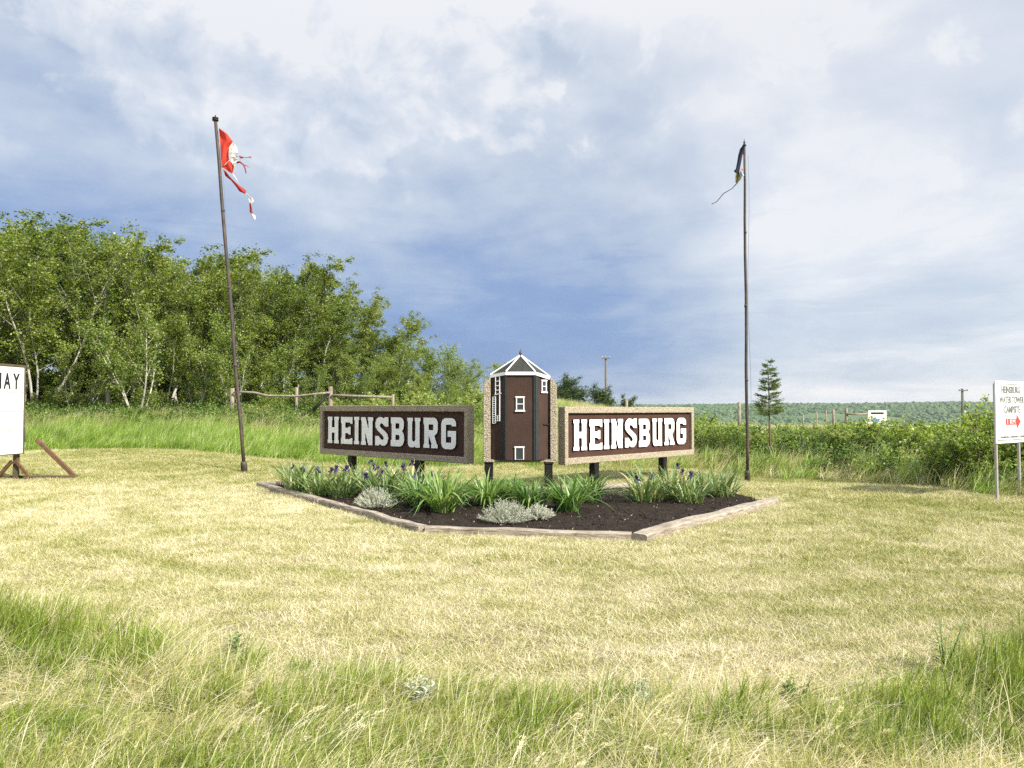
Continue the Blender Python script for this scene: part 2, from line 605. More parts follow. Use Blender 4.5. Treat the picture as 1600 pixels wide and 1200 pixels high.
m, t = new_mat('exposed_aggregate'); M['aggregate'] = m
c_ = objc(t)
vo = t.node('ShaderNodeTexVoronoi'); t.l.new(c_, vo.inputs['Vector']); vo.inputs['Scale'].default_value = 42
sepc = t.node('ShaderNodeSeparateColor'); t.l.new(vo.outputs['Color'], sepc.inputs[0])
peb = t.ramp(sepc.outputs[0], [(0, (.14, .105, .07)), (.25, (.32, .255, .17)), (.6, (.46, .385, .275)), (.85, (.53, .47, .37)), (1, (.62, .57, .50))])
c = t.mix(t.smooth(vo.outputs['Distance'], .30, .62), peb, (.33, .28, .20))
c = t.mix(t.mul(t.smooth(t.noise(c_, 1.7, 5, .6), .5, .72), .4), c, (.30, .25, .17))
hb = t.sub(1.0, vo.outputs['Distance'])
finish(t, c, .85, hb, .02, .9, spec=.25)

def brown_board(name, col):
    m, t = new_mat(name)
    c_ = objc(t)
    mp = t.node('ShaderNodeMapping'); t.l.new(c_, mp.inputs[0]); mp.inputs['Scale'].default_value = (9, 9, .8)
    g = t.noise(mp.outputs[0], 5, 5, .6); b = t.noise(c_, 3.0, 5, .6)
    c = t.ramp(t.add(t.mul(g, .45), t.mul(b, .55)), [(.3, tuple(x * .72 for x in col)), (.7, tuple(x * 1.25 for x in col))])
    finish(t, c, .7, g, .004, .5, spec=.08)
    return m
M['brown'] = brown_board('brown_paint', (.060, .036, .028))
M['brown_board'] = brown_board('brown_stained_board', (.070, .038, .029))
M['roof'] = plain('grey_green_roof', (.050, .052, .047), .85, .3, 14, .004, spec=.1)
M['green_trim'] = plain('dark_green_paint', (.022, .030, .030), .5, .3, 9)
M['black'] = plain('black_paint', (.014, .012, .011), .5, .5, 9, .003, spec=.2)
m, t = new_mat('white_paint'); M['white'] = m
c_ = objc(t); n = t.noise(c_, 5, 6, .65); n2 = t.noise(c_, 34, 4, .6)
c = t.ramp(n, [(.3, (.80, .79, .77)), (.55, (.88, .88, .87))])
c = t.mix(t.mul(t.smooth(n2, .62, .78), .35), c, (.52, .48, .42))
finish(t, c, .55, n2, .003, .4)
M['letter_edge'] = plain('dark_letter_edge', (.030, .021, .017), .8, .3, 9, spec=.1)
M['white_panel'] = plain('white_panel', (.80, .80, .79), .45, .05, 3, spec=.4)
M['slot'] = plain('grey_track', (.50, .50, .48), .5, .2, 8)
M['ink'] = plain('black_letter', (.02, .02, .02), .5, .2, 8)
M['grey_ink'] = plain('faded_letter', (.17, .17, .16), .6, .85, 60)
M['red_ink'] = plain('red_arrow', (.62, .045, .035), .5, .15, 20)
M['blue_ink'] = plain('blue_print', (.09, .24, .62), .5, .2, 10)
M['glass'] = plain('dark_pane', (.035, .04, .04), .35, .3, 5, spec=.5)
M['red_brown_wood'] = plain('red_brown_wood', (.125, .068, .036), .7, .4, 9, .004)
M['brown_frame'] = plain('brown_frame', (.10, .072, .045), .7, .3, 9, .004)
M['galv'] = plain('galvanised_post', (.40, .38, .35), .45, .2, 10, spec=.5, metal=.3)
M['red_cloth'] = plain('red_cloth', (.66, .062, .035), .75, .12, 6, trans=.35)
M['dark_red_cloth'] = plain('dark_red_cloth', (.36, .035, .030), .75, .2, 8, trans=.3)
M['white_cloth'] = plain('white_cloth', (.76, .72, .68), .75, .1, 6, trans=.35)
M['navy_cloth'] = plain('navy_cloth', (.010, .016, .036), .7, .3, 7, trans=.1)
M['pale_blue_cloth'] = plain('pale_blue_cloth', (.36, .48, .66), .7, .2, 9, trans=.2)
M['yellow_cloth'] = plain('olive_cloth', (.11, .105, .03), .7, .5, 25, trans=.1)
M['orange_cloth'] = plain('orange_cloth', (.55, .22, .10), .7, .2, 9)
M['cord'] = plain('cord', (.10, .12, .15), .8, .2, 9)
m, t = new_mat('rusty_pipe'); M['rust'] = m
c_ = pos(t)
n1 = t.noise(c_, 3.2, 6, .65); n2 = t.noise(c_, 24, 4, .6)
c = t.ramp(n1, [(.30, (.024, .020, .018)), (.52, (.058, .044, .036)), (.70, (.13, .066, .034))])
c = t.mix(t.mul(t.smooth(n2, .62, .75), .5), c, (.22, .19, .16))
finish(t, c, .6, n2, .006, .6, spec=.4)

def weathered(name, a, b, d, sc=(.5, 7, 7)):
    m, t = new_mat(name)
    c_ = objc(t)
    mp = t.node('ShaderNodeMapping'); t.l.new(c_, mp.inputs[0]); mp.inputs['Scale'].default_value = sc
    g = t.noise(mp.outputs[0], 4, 6, .65, .6); n = t.noise(c_, 2.2, 5, .6)
    c = t.ramp(g, [(.30, d), (.46, a), (.66, b)])
    c = t.mix(t.mul(t.smooth(n, .5, .7), .45), c, d)
    finish(t, c, .9, g, .012, .8, spec=.15)
    return m
M['timber'] = weathered('weathered_timber', (.29, .24, .18), (.44, .39, .32), (.11, .085, .062), (1.2, 11, 11))
M['post_wood'] = weathered('grey_post_wood', (.23, .195, .145), (.35, .305, .235), (.10, .08, .06), (7, 7, .6))
M['pole_wood'] = weathered('utility_pole_wood', (.12, .115, .09), (.19, .18, .15), (.06, .055, .045), (7, 7, .6))
m, t = new_mat('dark_soil'); M['soil'] = m
c_ = pos(t); n1 = t.noise(c_, 4, 6, .65); n2 = t.noise(c_, 26, 6, .7)
c = t.ramp(t.add(t.mul(n1, .4), t.mul(n2, .6)), [(.33, (.012, .009, .007)), (.55, (.038, .028, .021)), (.75, (.085, .064, .048))])
finish(t, c, .95, n2, .05, 1.0, spec=.12)
M['chip'] = plain('soil_chip', (.30, .24, .16), .9, .5, 20)

# ------------------------------------------------------------------ ground sheet
def axis(lo, hi, core_lo, core_hi, step, grow=1.09):
    a = list(np.arange(core_lo, core_hi + step, step))
    s_ = step
    while a[-1] < hi: s_ *= grow; a.append(a[-1] + s_)
    s_ = step
    while a[0] > lo: s_ *= grow; a.insert(0, a[0] - s_)
    return np.array(a)
gx = axis(-2300, 2300, -22, 22, .30, 1.085)
gy = axis(-120, 2500, 2, 34, .25, 1.05)
XX, YY = np.meshgrid(gx, gy)
ZZ = zg(XX, YY)
nx, ny = len(gx), len(gy)
idx = np.arange(nx * ny).reshape(ny, nx)
qd = np.stack([idx[:-1, :-1], idx[:-1, 1:], idx[1:, 1:], idx[1:, :-1]], -1).reshape(-1, 4)
solo('ground', mesh_quads('ground', np.stack([XX, YY, ZZ], -1), qd, M['ground'], smooth=True),
     'mown lawn and banks running out to the wooded valley side', kind='structure')

# ------------------------------------------------------------------ flower bed outline (world x, y)
def G2(px, py):
    p = G(px, py); return (p.x, p.y)
BL, BF1, BF2, BR = G2(407, 760), G2(660, 833), G2(992, 845), G2(1208, 788)
BED = [BL, BF1, BF2, BR, (4.7, 16.4), (3.0, 17.7), (.64, 16.42), (-2.4, 18.1), (-4.8, 18.4)]


def inside(x, y, poly, grow=0.0):
    x = np.asarray(x); y = np.asarray(y)
    r_ = np.zeros(x.shape, bool)
    n = len(poly)
    for i in range(n):
        x1, y1 = poly[i]; x2, y2 = poly[(i + 1) % n]
        cnd = ((y1 > y) != (y2 > y)) & (x < (x2 - x1) * (y - y1) / ((y2 - y1) if y2 != y1 else 1e-9) + x1)
        r_ ^= cnd
    return r_
BIN = inside

# ------------------------------------------------------------------ grass
def blades(n, rad, h0, h1, wd, lean=(0, 0), spread=.5, curl=.5, segs=3, tone=(0, 1), rng=RNG, power=1.0, flat=0.0):
    """n grass blades in a disc -> verts, quads, tone (numpy)"""
    a = rng.uniform(0, 2 * np.pi, n); r_ = rad * np.sqrt(rng.uniform(0, 1, n))
    bx, by = r_ * np.cos(a), r_ * np.sin(a)
    h = h0 + (h1 - h0) * rng.uniform(0, 1, n) ** power
    la = rng.uniform(0, 2 * np.pi, n)
    lm = spread * rng.uniform(.2, 1, n)
    lx = lean[0] * rng.uniform(.5, 1.3, n) + lm * np.cos(la); ly = lean[1] * rng.uniform(.5, 1.3, n) + lm * np.sin(la)
    fa = rng.uniform(0, np.pi, n)
    wx, wy = np.cos(fa), np.sin(fa)
    tn = tone[0] + (tone[1] - tone[0]) * rng.uniform(0, 1, n)
    V = []; T = []
    for k in range(segs + 1):
        t_ = k / segs
        b = t_ ** (1 + curl)
        rise = t_ / np.sqrt(1 + (lx ** 2 + ly ** 2) * (1 - flat)) * (1 - .25 * curl * t_ * np.hypot(lx, ly))
        cx = bx + lx * h * b; cy = by + ly * h * b; cz = h * rise
        w_ = wd * (1 - t_ ** 2.2 * .92) * .5
        V.append(np.stack([cx - wx * w_, cy - wy * w_, cz], -1)); V.append(np.stack([cx + wx * w_, cy + wy * w_, cz], -1))
        T += [tn, tn]
    V = np.stack(V, 1)                       # n, 2(segs+1), 3
    T = np.stack(T, 1)
    m_ = 2 * (segs + 1)
    base = (np.arange(n) * m_)[:, None, None]
    q = np.array([[2 * k, 2 * k + 1, 2 * k + 3, 2 * k + 2] for k in range(segs)])[None]
    return V.reshape(-1, 3), (base + q).reshape(-1, 4), T.reshape(-1)


def join(parts):
    V = []; Q = []; T = []; o_ = 0
    for v_, q_, t_ in parts:
        V.append(v_); Q.append(q_ + o_); T.append(t_); o_ += len(v_)
    return np.concatenate(V), np.concatenate(Q), np.concatenate(T)


_lib_n = 0
def library(name, meshes):
    global _lib_n
    c = bpy.data.collections.new(name)
    for i, m_ in enumerate(meshes):
        _lib_n += 1
        o = bpy.data.objects.new('%s_tuft_%03d' % (name, i), m_)
        c.objects.link(o)
    return c


def scatter(name, pts, rot, scl, idx_, lib, label):
    """one stuff object: tufts of a library set on given points by geometry nodes"""
    n = len(pts)
    m_ = bpy.data.meshes.new(name)
    m_.vertices.add(n); m_.vertices.foreach_set('co', np.asarray(pts, np.float32).ravel())
    a = m_.attributes.new('rot', 'FLOAT_VECTOR', 'POINT'); a.data.foreach_set('vector', np.asarray(rot, np.float32).ravel())
    a = m_.attributes.new('scl', 'FLOAT_VECTOR', 'POINT'); a.data.foreach_set('vector', np.asarray(scl, np.float32).ravel())
    a = m_.attributes.new('pick', 'INT', 'POINT'); a.data.foreach_set('value', np.asarray(idx_, np.int32).ravel())
    o = solo(name, m_, label, kind='stuff')
    ng = bpy.data.node_groups.new(name + '_nodes', 'GeometryNodeTree')
    ng.interface.new_socket('Geometry', in_out='INPUT', socket_type='NodeSocketGeometry')
    ng.interface.new_socket('Geometry', in_out='OUTPUT', socket_type='NodeSocketGeometry')
    N = ng.nodes; L = ng.links
    gi = N.new('NodeGroupInput'); go = N.new('NodeGroupOutput')
    ci = N.new('GeometryNodeCollectionInfo'); ci.inputs['Collection'].default_value = lib
    ci.inputs['Separate Children'].default_value = True; ci.inputs['Reset Children'].default_value = True
    ip = N.new('GeometryNodeInstanceOnPoints')
    ip.inputs['Pick Instance'].default_value = True
    def at(nm, ty):
        q = N.new('GeometryNodeInputNamedAttribute'); q.data_type = ty; q.inputs['Name'].default_value = nm
        return next(s_ for s_ in q.outputs if s_.enabled and s_.name == 'Attribute')
    L.new(gi.outputs[0], ip.inputs['Points']); L.new(ci.outputs[0], ip.inputs['Instance'])
    L.new(at('pick', 'INT'), ip.inputs['Instance Index'])
    e2r = N.new('FunctionNodeEulerToRotation'); L.new(at('rot', 'FLOAT_VECTOR'), e2r.inputs[0])
    L.new(e2r.outputs[0], ip.inputs['Rotation'])
    L.new(at('scl', 'FLOAT_VECTOR'), ip.inputs['Scale'])
    L.new(ip.outputs[0], go.inputs[0])
    md = o.modifiers.new('scatter', 'NODES'); md.node_group = ng
    return o


def field(n, x0, x1, y0, y1, keep, jitter_rot=True):
    x = RNG.uniform(x0, x1, n); y = RNG.uniform(y0, y1, n)
    k = RNG.uniform(0, 1, n) < keep(x, y)
    return x[k], y[k]


def inview(x, y, m=1.5):
    return (np.abs(x) < .70 * y + m)


def front_edge(x):
    """y of the boundary between uncut foreground grass and the mown lawn"""
    return np.interp(x, [-6, -4.6, -3.2, -1.6, 0, 1.6, 2.6, 3.4, 5], [7.3, 6.9, 6.3, 5.55, 5.15, 5.1, 5.2, 5.9, 6.6]) + .55 * (fbm(x * 1.3, x * .4 + 3, 31, 3) - .45)


# mown lawn tufts: two finenesses
lawn_m = []
for i in range(6):
    lawn_m.append(mesh_quads('mown_tuft', *(lambda p: (p[0], p[1], M['lawn'], p[2]))(join([
        blades(120, .17, .02, .055, .0045, (0.1, .1), 1.0, .5, 2, (0.0, .65)),
        blades(46, .18, .03, .085, .0040, (.25, .1), 2.6, .2, 2, (.55, 1.0), flat=.6)]))))
lawn_lib = library('lawn', lawn_m)


def lawn_keep(x, y):
    k = inview(x, y).astype(float)
    k *= (y < yedge(x) + .4) & (y > front_edge(x) - .8)
    k *= ~inside(x, y, BED)
    k *= np.where(y < 12, np.clip(.45 + .85 * vnoise(x * 5, y * 5, 14), 0, 1), 1.0)
    k *= np.where(y < 9, 1.0, np.where(y < 15, .62, .42))
    return k
x, y = field(98000, -19, 19, 4.2, 27.5, lawn_keep)
n = len(x)
sc_ = RNG.uniform(.8, 1.25, n) * np.where(y < 9, .85, np.where(y < 15, 1.1, 1.35)); hs = RNG.uniform(.6, 1.25, n)
scatter('mown_grass', np.stack([x, y, zg(x, y) - .005], -1), np.stack([np.zeros(n), np.zeros(n), RNG.uniform(-3.14, 3.14, n)], -1),
        np.stack([sc_, sc_, sc_ * hs], -1), RNG.integers(0, 6, n), lawn_lib, 'short mown grass mixed with pale dry clippings on the lawn')

# uncut foreground grass
long_m = []
LG = lambda p: (p[0], p[1], M['long'], p[2])
for i in range(7):
    long_m.append(mesh_quads('long_tuft', *LG(join([
        blades(24, .15, .10, .27, .0062, (.38, .12), .5, .9, 5, (.0, .50)),
        blades(8, .15, .08, .22, .0105, (.30, .12), .6, 1.0, 5, (.0, .42)),
        blades(12, .17, .12, .36, .0042, (.85, .15), .6, .7, 5, (.55, 1.0)),
        blades(26, .18, .05, .20, .0046, (.5, .1), 2.8, .25, 3, (.55, 1.0), flat=.6)]))))
for i in range(3):                                    # matted straw
    long_m.append(mesh_quads('long_tuft', *LG(join([
        blades(60, .20, .10, .30, .0050, (.9, .1), 2.8, .3, 4, (.66, 1.0), flat=.8),
        blades(10, .16, .10, .22, .0065, (.5, .1), .5, .7, 4, (.1, .5))]))))
for i in range(2):                                    # stalks of last year with bent heads
    long_m.append(mesh_quads('long_tuft', *LG(join([
        blades(20, .14, .12, .28, .0058, (.4, .12), .5, .8, 5, (.05, .5)),
        blades(7, .14, .34, .52, .0050, (.8, .1), .5, 1.3, 6, (.85, 1.0)),
        blades(18, .18, .06, .24, .0044, (.5, .1), 2.6, .25, 3, (.6, 1.0), flat=.6)]))))
for i in range(2):                                    # fresh green clump with broad blades
    long_m.append(mesh_quads('long_tuft', *LG(join([
        blades(40, .11, .14, .34, .0095, (.30, .08), .5, 1.0, 5, (.0, .35))]))))
def seed_stalks(seed, n=5):
    rg = np.random.default_rng(seed); V = []; Q = []; T = []
    for i in range(n):
        a = rg.uniform(0, 6.28); b = np.array([.12 * math.cos(a), .12 * math.sin(a), 0]); h = rg.uniform(.30, .48); tn = rg.uniform(.7, 1.0)
        lean_ = np.array([rg.uniform(.25, .6), rg.uniform(-.25, .3), 0]); pts = [b + lean_ * h * t_ ** 1.8 + np.array([0, 0, h * t_ * (1 - .18 * t_ ** 2)]) for t_ in np.linspace(0, 1, 7)]
        for k in range(6):
            o_ = len(V); w_ = .0016
            V += [pts[k] + [-w_, 0, 0], pts[k] + [w_, 0, 0], pts[k + 1] + [w_, 0, 0], pts[k + 1] + [-w_, 0, 0]]; Q.append([o_, o_ + 1, o_ + 2, o_ + 3]); T += [tn] * 4
        d_ = pts[6] - pts[4]; d_ /= np.linalg.norm(d_)
        for k in range(26):                                # panicle
            c_ = pts[6] - d_ * rg.uniform(0, .085) + rg.normal(0, .006, 3); e_ = d_ + rg.normal(0, .6, 3); e_ /= np.linalg.norm(e_)
            s2 = np.cross(e_, rg.normal(0, 1, 3)); s2 /= np.linalg.norm(s2); L_ = rg.uniform(.012, .024); o_ = len(V)
            V += [c_ - s2 * .0022, c_ + s2 * .0022, c_ + e_ * L_ + s2 * .001, c_ + e_ * L_ - s2 * .001]; Q.append([o_, o_ + 1, o_ + 2, o_ + 3]); T += [min(1, tn + rg.uniform(-.1, .1))] * 4
    return np.array(V), np.array(Q), np.array(T)
for i in range(3):
    long_m.append(mesh_quads('long_tuft', *LG(join([seed_stalks(700 + i), blades(18, .15, .10, .26, .0062, (.38, .12), .5, .9, 5, (.0, .50)),
                                                    blades(20, .18, .05, .20, .0046, (.5, .1), 2.8, .25, 3, (.55, 1.0), flat=.6)]))))
long_lib = library('uncut', long_m)


def long_keep(x, y):
    e = front_edge(x)
    k = inview(x, y, .8) & (y > 2.7)
    edge = (1 - ss(y, e - .45, e + .25)) * .9 + .15 * (1 - ss(y, e - .2, e + .75)) * ss(vnoise(x * 4, y * 4, 5), .3, .7)
    return k * edge * (.62 + .38 * vnoise(x * 2.2, y * 2.2, 8))
x, y = field(7600, -7.2, 7.2, 2.7, 8.2, long_keep)
n = len(x)
dn = fbm(x * .8 + 4, y * .8, 77, 3)
g_ = .55 + .55 * fbm(x * 1.1, y * 1.1, 41, 3)
edge_b = 1 + .25 * np.exp(-((y - front_edge(x) + .35) / .4) ** 2)
rise = 1 + .55 * ss(-x, 1.8, 3.4) * ss(y, 4.5, 6) + .35 * ss(x, 1.8, 3.2)
sc_ = RNG.uniform(.8, 1.2, n); hs = g_ * edge_b * rise * RNG.uniform(.75, 1.15, n) * (1 - .40 * ss(y - front_edge(x), -.3, .5))
pick = np.where(dn + RNG.uniform(-.12, .12, n) > .455, RNG.integers(7, 10, n), RNG.integers(0, 7, n))
pick = np.where(RNG.uniform(0, 1, n) < .03, RNG.integers(10, 12, n), pick)
gr = fbm(x * 1.5 + 9, y * 1.5, 19, 3)
pick = np.where(RNG.uniform(0, 1, n) < .022, RNG.integers(14, 17, n), pick)
ed_ = front_edge(x) - y
band = np.exp(-((ed_ - .55) / .55) ** 2) * (.15 + .42 * ss(np.abs(x + .4), 1.0, 3.0))
pick = np.where(RNG.uniform(0, 1, n) < np.maximum(band, np.where(gr > .61, .6, .05)), RNG.integers(12, 14, n), pick)
hs = np.where(pick >= 12, hs * np.where(pick >= 14, .85, .95), hs)
scatter('uncut_grass', np.stack([x, y, zg(x, y) - .01], -1), np.stack([np.zeros(n), np.zeros(n), RNG.normal(0, .45, n)], -1),
        np.stack([sc_, sc_, hs], -1), pick, long_lib, 'uncut wind-combed grass with dead straw along the near verge')

# tall green grass along the back of the lawn
tall_m = []
for i in range(5):
    tall_m.append(mesh_quads('tall_tuft', *(lambda p: (p[0], p[1], M['tall'], p[2]))(join([
        blades(64, .28, .40, .90, .015, (.30, .0), .34, .9, 4, (0, .85)),
        blades(8, .28, .5, 1.05, .010, (.35, .0), .35, .7, 4, (.9, 1.0))]))))
for i in range(3):
    tall_m.append(mesh_quads('tall_tuft', *(lambda p: (p[0], p[1], M['dry'], p[2]))(join([
        blades(40, .28, .35, .95, .011, (.35, .0), .40, .8, 4, (.3, 1.0)),
        blades(26, .28, .25, .55, .014, (.25, .0), .4, .7, 4, (0, .5))]))))
tall_lib = library('tall', tall_m)


def tall_keep(x, y):
    d = y - yedge(x)
    k = inview(x, y, 3) * ss(d, -.25, .25)
    left = ss(-x, -1.0, 1.5) * (1 - ss(d, 3.6, 5.2))
    mid = (1 - ss(-x, -1.0, 1.5)) * np.where(x < 6.5, .8, .55 * (1 - ss(d, 3, 6)) + .03)
    return k * np.clip(left + mid * .8, 0, 1)
x, y = field(30000, -24, 22, 11, 46, tall_keep)
n = len(x)
d = y - yedge(x)
left = x < -1.5 + RNG.normal(0, 1.2, n)
pick = np.where(left & (d < 3.4 + RNG.normal(0, .5, n)), RNG.integers(0, 5, n), RNG.integers(5, 8, n))
greenish = RNG.uniform(0, 1, n) < np.where(x < 6.5, .10, .28)
pick = np.where(~left & greenish, RNG.integers(0, 5, n), pick)
pick = np.where(left & (d > 2.2) & (RNG.uniform(0, 1, n) < .45), RNG.integers(5, 8, n), pick)
hs = RNG.uniform(.6, 1.05, n) * (.6 + .4 * ss(d, 0, .9)) * np.where(left, .92, .85)
sc_ = RNG.uniform(.9, 1.3, n)
scatter('tall_grass', np.stack([x, y, zg(x, y) - .02], -1), np.stack([np.zeros(n), np.zeros(n), RNG.normal(0, .35, n)], -1),
        np.stack([sc_, sc_, hs], -1), pick, tall_lib, 'tall green and straw-coloured grass growing on the bank behind the lawn')


# ------------------------------------------------------------------ foliage generators
def leaf_cloud(centres, n_each, rad, size, rng, tone=(0, 1), up=.35, drift=(.0, .0, .0)):
    """diamond leaves spread round cluster centres -> verts, quads, tone"""
    centres = np.asarray(centres, float)
    C = np.repeat(centres, n_each, 0)
    n = len(C)
    rr = np.repeat(np.broadcast_to(np.asarray(rad, float), (len(centres),)), n_each)
    off = rng.normal(0, 1, (n, 3)); off *= (rr * np.minimum(1.0, np.abs(rng.normal(.55, .4, n))) / np.maximum(np.linalg.norm(off, axis=1), 1e-6))[:, None]
    P = C + off + np.asarray(drift)[None] * rng.uniform(0, 1, (n, 1))
    nr = rng.normal(0, 1, (n, 3)); nr[:, 2] = np.abs(nr[:, 2]) * 1.0 + up
    nr /= np.linalg.norm(nr, axis=1)[:, None]
    ax = rng.normal(0, 1, (n, 3)); ax[:, 2] -= .25
    ax -= nr * (ax * nr).sum(1)[:, None]; ax /= np.maximum(np.linalg.norm(ax, axis=1), 1e-6)[:, None]
    bx = np.cross(nr, ax)
    s_ = (size * rng.uniform(.65, 1.3, n))[:, None]
    v_ = np.stack([P - ax * s_ * .5, P + bx * s_ * .38 - nr * s_ * .06 + ax * s_ * .05, P + ax * s_ * .55 - nr * s_ * .1, P - bx * s_ * .38 - nr * s_ * .06 + ax * s_ * .05], 1)
    ct = rng.uniform(-.30, .22, len(centres)).repeat(n_each)
    tn = np.clip(tone[0] + (tone[1] - tone[0]) * (rng.uniform(0, 1, n) ** 1.4) + ct, 0, 1)
    return v_.reshape(-1, 3), np.arange(n * 4).reshape(-1, 4), np.repeat(tn, 4)


def make_tree(H, seed, stems=1, crown_from=.28, spread=.24, n_br=22, leaves=13000, leaf=.085, lean=.10, leafmat='aspen_leaf', r0=.085, clr=.36, bark='bark', fork=0.0):
    rd = random.Random(seed); rng = np.random.default_rng(seed)
    mb = MB(); cent = []; crad = []
    for s_ in range(stems):
        a0 = rd.uniform(0, 6.28)
        bx, by = (0, 0) if stems == 1 else (.25 * math.cos(a0), .25 * math.sin(a0))
        hs = H * (1 if s_ == 0 else rd.uniform(.72, .95))
        out_ = 0 if stems == 1 else rd.uniform(.08, .22) + fork * rd.uniform(.3, 1)
        tips = []
        N_ = 9
        ox, oy = rd.uniform(-.05, .05), rd.uniform(-.05, .05)
        for i in range(N_ + 1):
            t_ = i / N_
            tips.append(Vector((bx + hs * (lean * t_ ** 1.6 + out_ * t_ * math.cos(a0) + .02 * math.sin(t_ * 7 + seed) + ox * t_),
                                by + hs * (out_ * t_ * math.sin(a0) + .02 * math.cos(t_ * 6 + seed * 2) + oy * t_), hs * .95 * t_)))
        rs = [r0 * (hs / 9) * (1 - .88 * i / N_) + .006 for i in range(N_ + 1)]
        mb.tube(tips, rs, 7)
        def at(t_):
            q = min(t_, .999) * N_; i = int(q); return tips[i].lerp(tips[i + 1], q - i)
        ga = rd.uniform(0, 6.28)
        nb = n_br if stems == 1 else int(n_br * .7)
        for b in range(nb):
            t_ = crown_from * .8 + (1 - crown_from * .8) * ((b + .5) / nb) ** .9
            ga += 2.4 + rd.uniform(-.4, .4)
            u_ = (t_ - crown_from * .8) / (1 - crown_from * .8)
            prof = (1 - u_ ** 4) ** .5 * (.62 + .5 * u_)
            L_ = hs * spread * (.45 + .75 * prof) * rd.uniform(.7, 1.2)
            p0 = at(t_)
            elv = R(rd.uniform(18, 48)) + t_ * .35
            d = Vector((math.cos(ga) * math.cos(elv) + lean * .9, math.sin(ga) * math.cos(elv), math.sin(elv)))
            pts = [p0]
            for k in range(1, 5):
                d = (d + Vector((rd.uniform(-.18, .18) + .05, rd.uniform(-.18, .18), rd.uniform(-.02, .20)))).normalized()
                pts.append(pts[-1] + d * L_ / 4)
            rb = max(.006, .34 * r0 * (hs / 9) * (1 - .6 * t_))
            mb.tube(pts, [rb, rb * .75, rb * .5, rb * .32, .004], 4, cap=False)
            if t_ < crown_from * .9 and rd.random() < .5: continue
            for k in (1, 2, 3, 4):
                for _ in range(2 if k < 4 else 1):
                    dd = Vector((rd.gauss(0, 1), rd.gauss(0, 1), rd.gauss(.25, .7))).normalized()
                    tw = pts[k] + dd * L_ * rd.uniform(.14, .34)
                    mb.tube([pts[k], (pts[k] + tw) / 2 + Vector((0, 0, .03)), tw], [rb * .35, rb * .25, .003], 3, cap=False)
                    cent.append(tw); crad.append(clr * rd.uniform(.6, 1.15))
                    if rd.random() < .55:
                        cent.append(pts[k].lerp(tw, .4)); crad.append(clr * rd.uniform(.4, .8))
        for q in range(5):
            cent.append(at(.86 + .03 * q)); crad.append(clr * .7)
    per = max(6, int(leaves / len(cent)))
    V, Q, T = leaf_cloud([tuple(c_) for c_ in cent], per, crad, leaf, rng, (0, .92), drift=(.12, 0, 0))
    return mb.mesh('trunk', M[bark]), mesh_quads('crown', V, Q, M[leafmat], T)


def make_shrub(H, W_, seed, leaves=5200, leaf=.055, leafmat='shrub_leaf', stems=14, clr=.16):
    rd = random.Random(seed); rng = np.random.default_rng(seed)
    mb = MB(); cent = []; crad = []
    for s_ in range(stems):
        a = rd.uniform(0, 6.28); rr = W_ * .5 * math.sqrt(rd.random())
        h = H * rd.uniform(.65, 1.0) * (1 - .35 * (rr / (W_ * .5)) ** 2)
        base = Vector((rr * .45 * math.cos(a), rr * .45 * math.sin(a), 0))
        tip = Vector((rr * math.cos(a) + .08 * h, rr * math.sin(a), h))
        pts = [base, base.lerp(tip, .35) + Vector((0, 0, .06 * h)), base.lerp(tip, .7) + Vector((0, 0, .05 * h)), tip]
        mb.tube(pts, [.016 * H, .011 * H, .007 * H, .002], 4, cap=False)
        for k in range(9):
            t_ = .14 + .86 * k / 8
            p = base.lerp(tip, t_) + Vector((rd.gauss(0, .10), rd.gauss(0, .10), rd.gauss(0, .05))) * H * .7
            cent.append(p); crad.append(clr * H * rd.uniform(.6, 1.2) * (1.1 - .45 * t_))
    per = max(4, int(leaves / len(cent)))
    V, Q, T = leaf_cloud([tuple(c_) for c_ in cent], per, crad, leaf, rng, (0, .95), up=.2)
    V[:, 2] = np.maximum(V[:, 2], .02)
    return mb.mesh('stem', M['stem']), mesh_quads('foliage', V, Q, M[leafmat], T)


def beside(px, marks):
    """the landmark a plant stands by, from its place"""
    return next(t_ for lim, t_ in marks if px < lim)
WOOD_MARKS = ((45, 'behind the letter board'), (140, 'right of the letter board'), (240, 'around the lone wire fence post'), (320, 'just left of the leaning flagpole'),
              (400, 'behind the leaning flagpole'), (500, 'behind the sagging rail'), (600, 'behind the straight rail'), (690, 'above the left name board'), (9999, 'beside the model tower'))
THICKET_MARKS = ((1125, 'by the right name board'), (1175, 'by the upright flagpole'), (1250, 'around the young spruce'), (1325, 'below the thin fence posts'),
                 (1400, 'around the small white sign'), (1470, 'right of the small white sign'), (1540, 'left of the campsite sign'), (9999, 'behind the campsite sign'))

# ------------------------------------------------------------------ the wood on the left
TREES = [make_tree(9, 11, 1, .34, .25, 24, 15000, .10, .10), make_tree(9, 12, 2, .30, .22, 26, 17000, .10, .13),
         make_tree(9, 13, 1, .25, .27, 24, 16000, .105, .06), make_tree(9, 14, 3, .26, .22, 24, 18000, .10, .09),
         make_tree(9, 15, 1, .30, .23, 24, 14000, .10, .16), make_tree(9, 16, 2, .22, .24, 26, 17000, .105, .05)]
BARE = [make_tree(9, 61, 2, .34, .25, 20, 12500, .105, .16, r0=.075, clr=.40, fork=.26), make_tree(9, 62, 3, .40, .23, 20, 13500, .105, .12, r0=.07, clr=.40, fork=.28),
        make_tree(9, 63, 2, .30, .26, 22, 12000, .105, .22, r0=.068, clr=.39, fork=.20), make_tree(9, 64, 1, .34, .27, 20, 11000, .105, .20, r0=.075, clr=.42)]
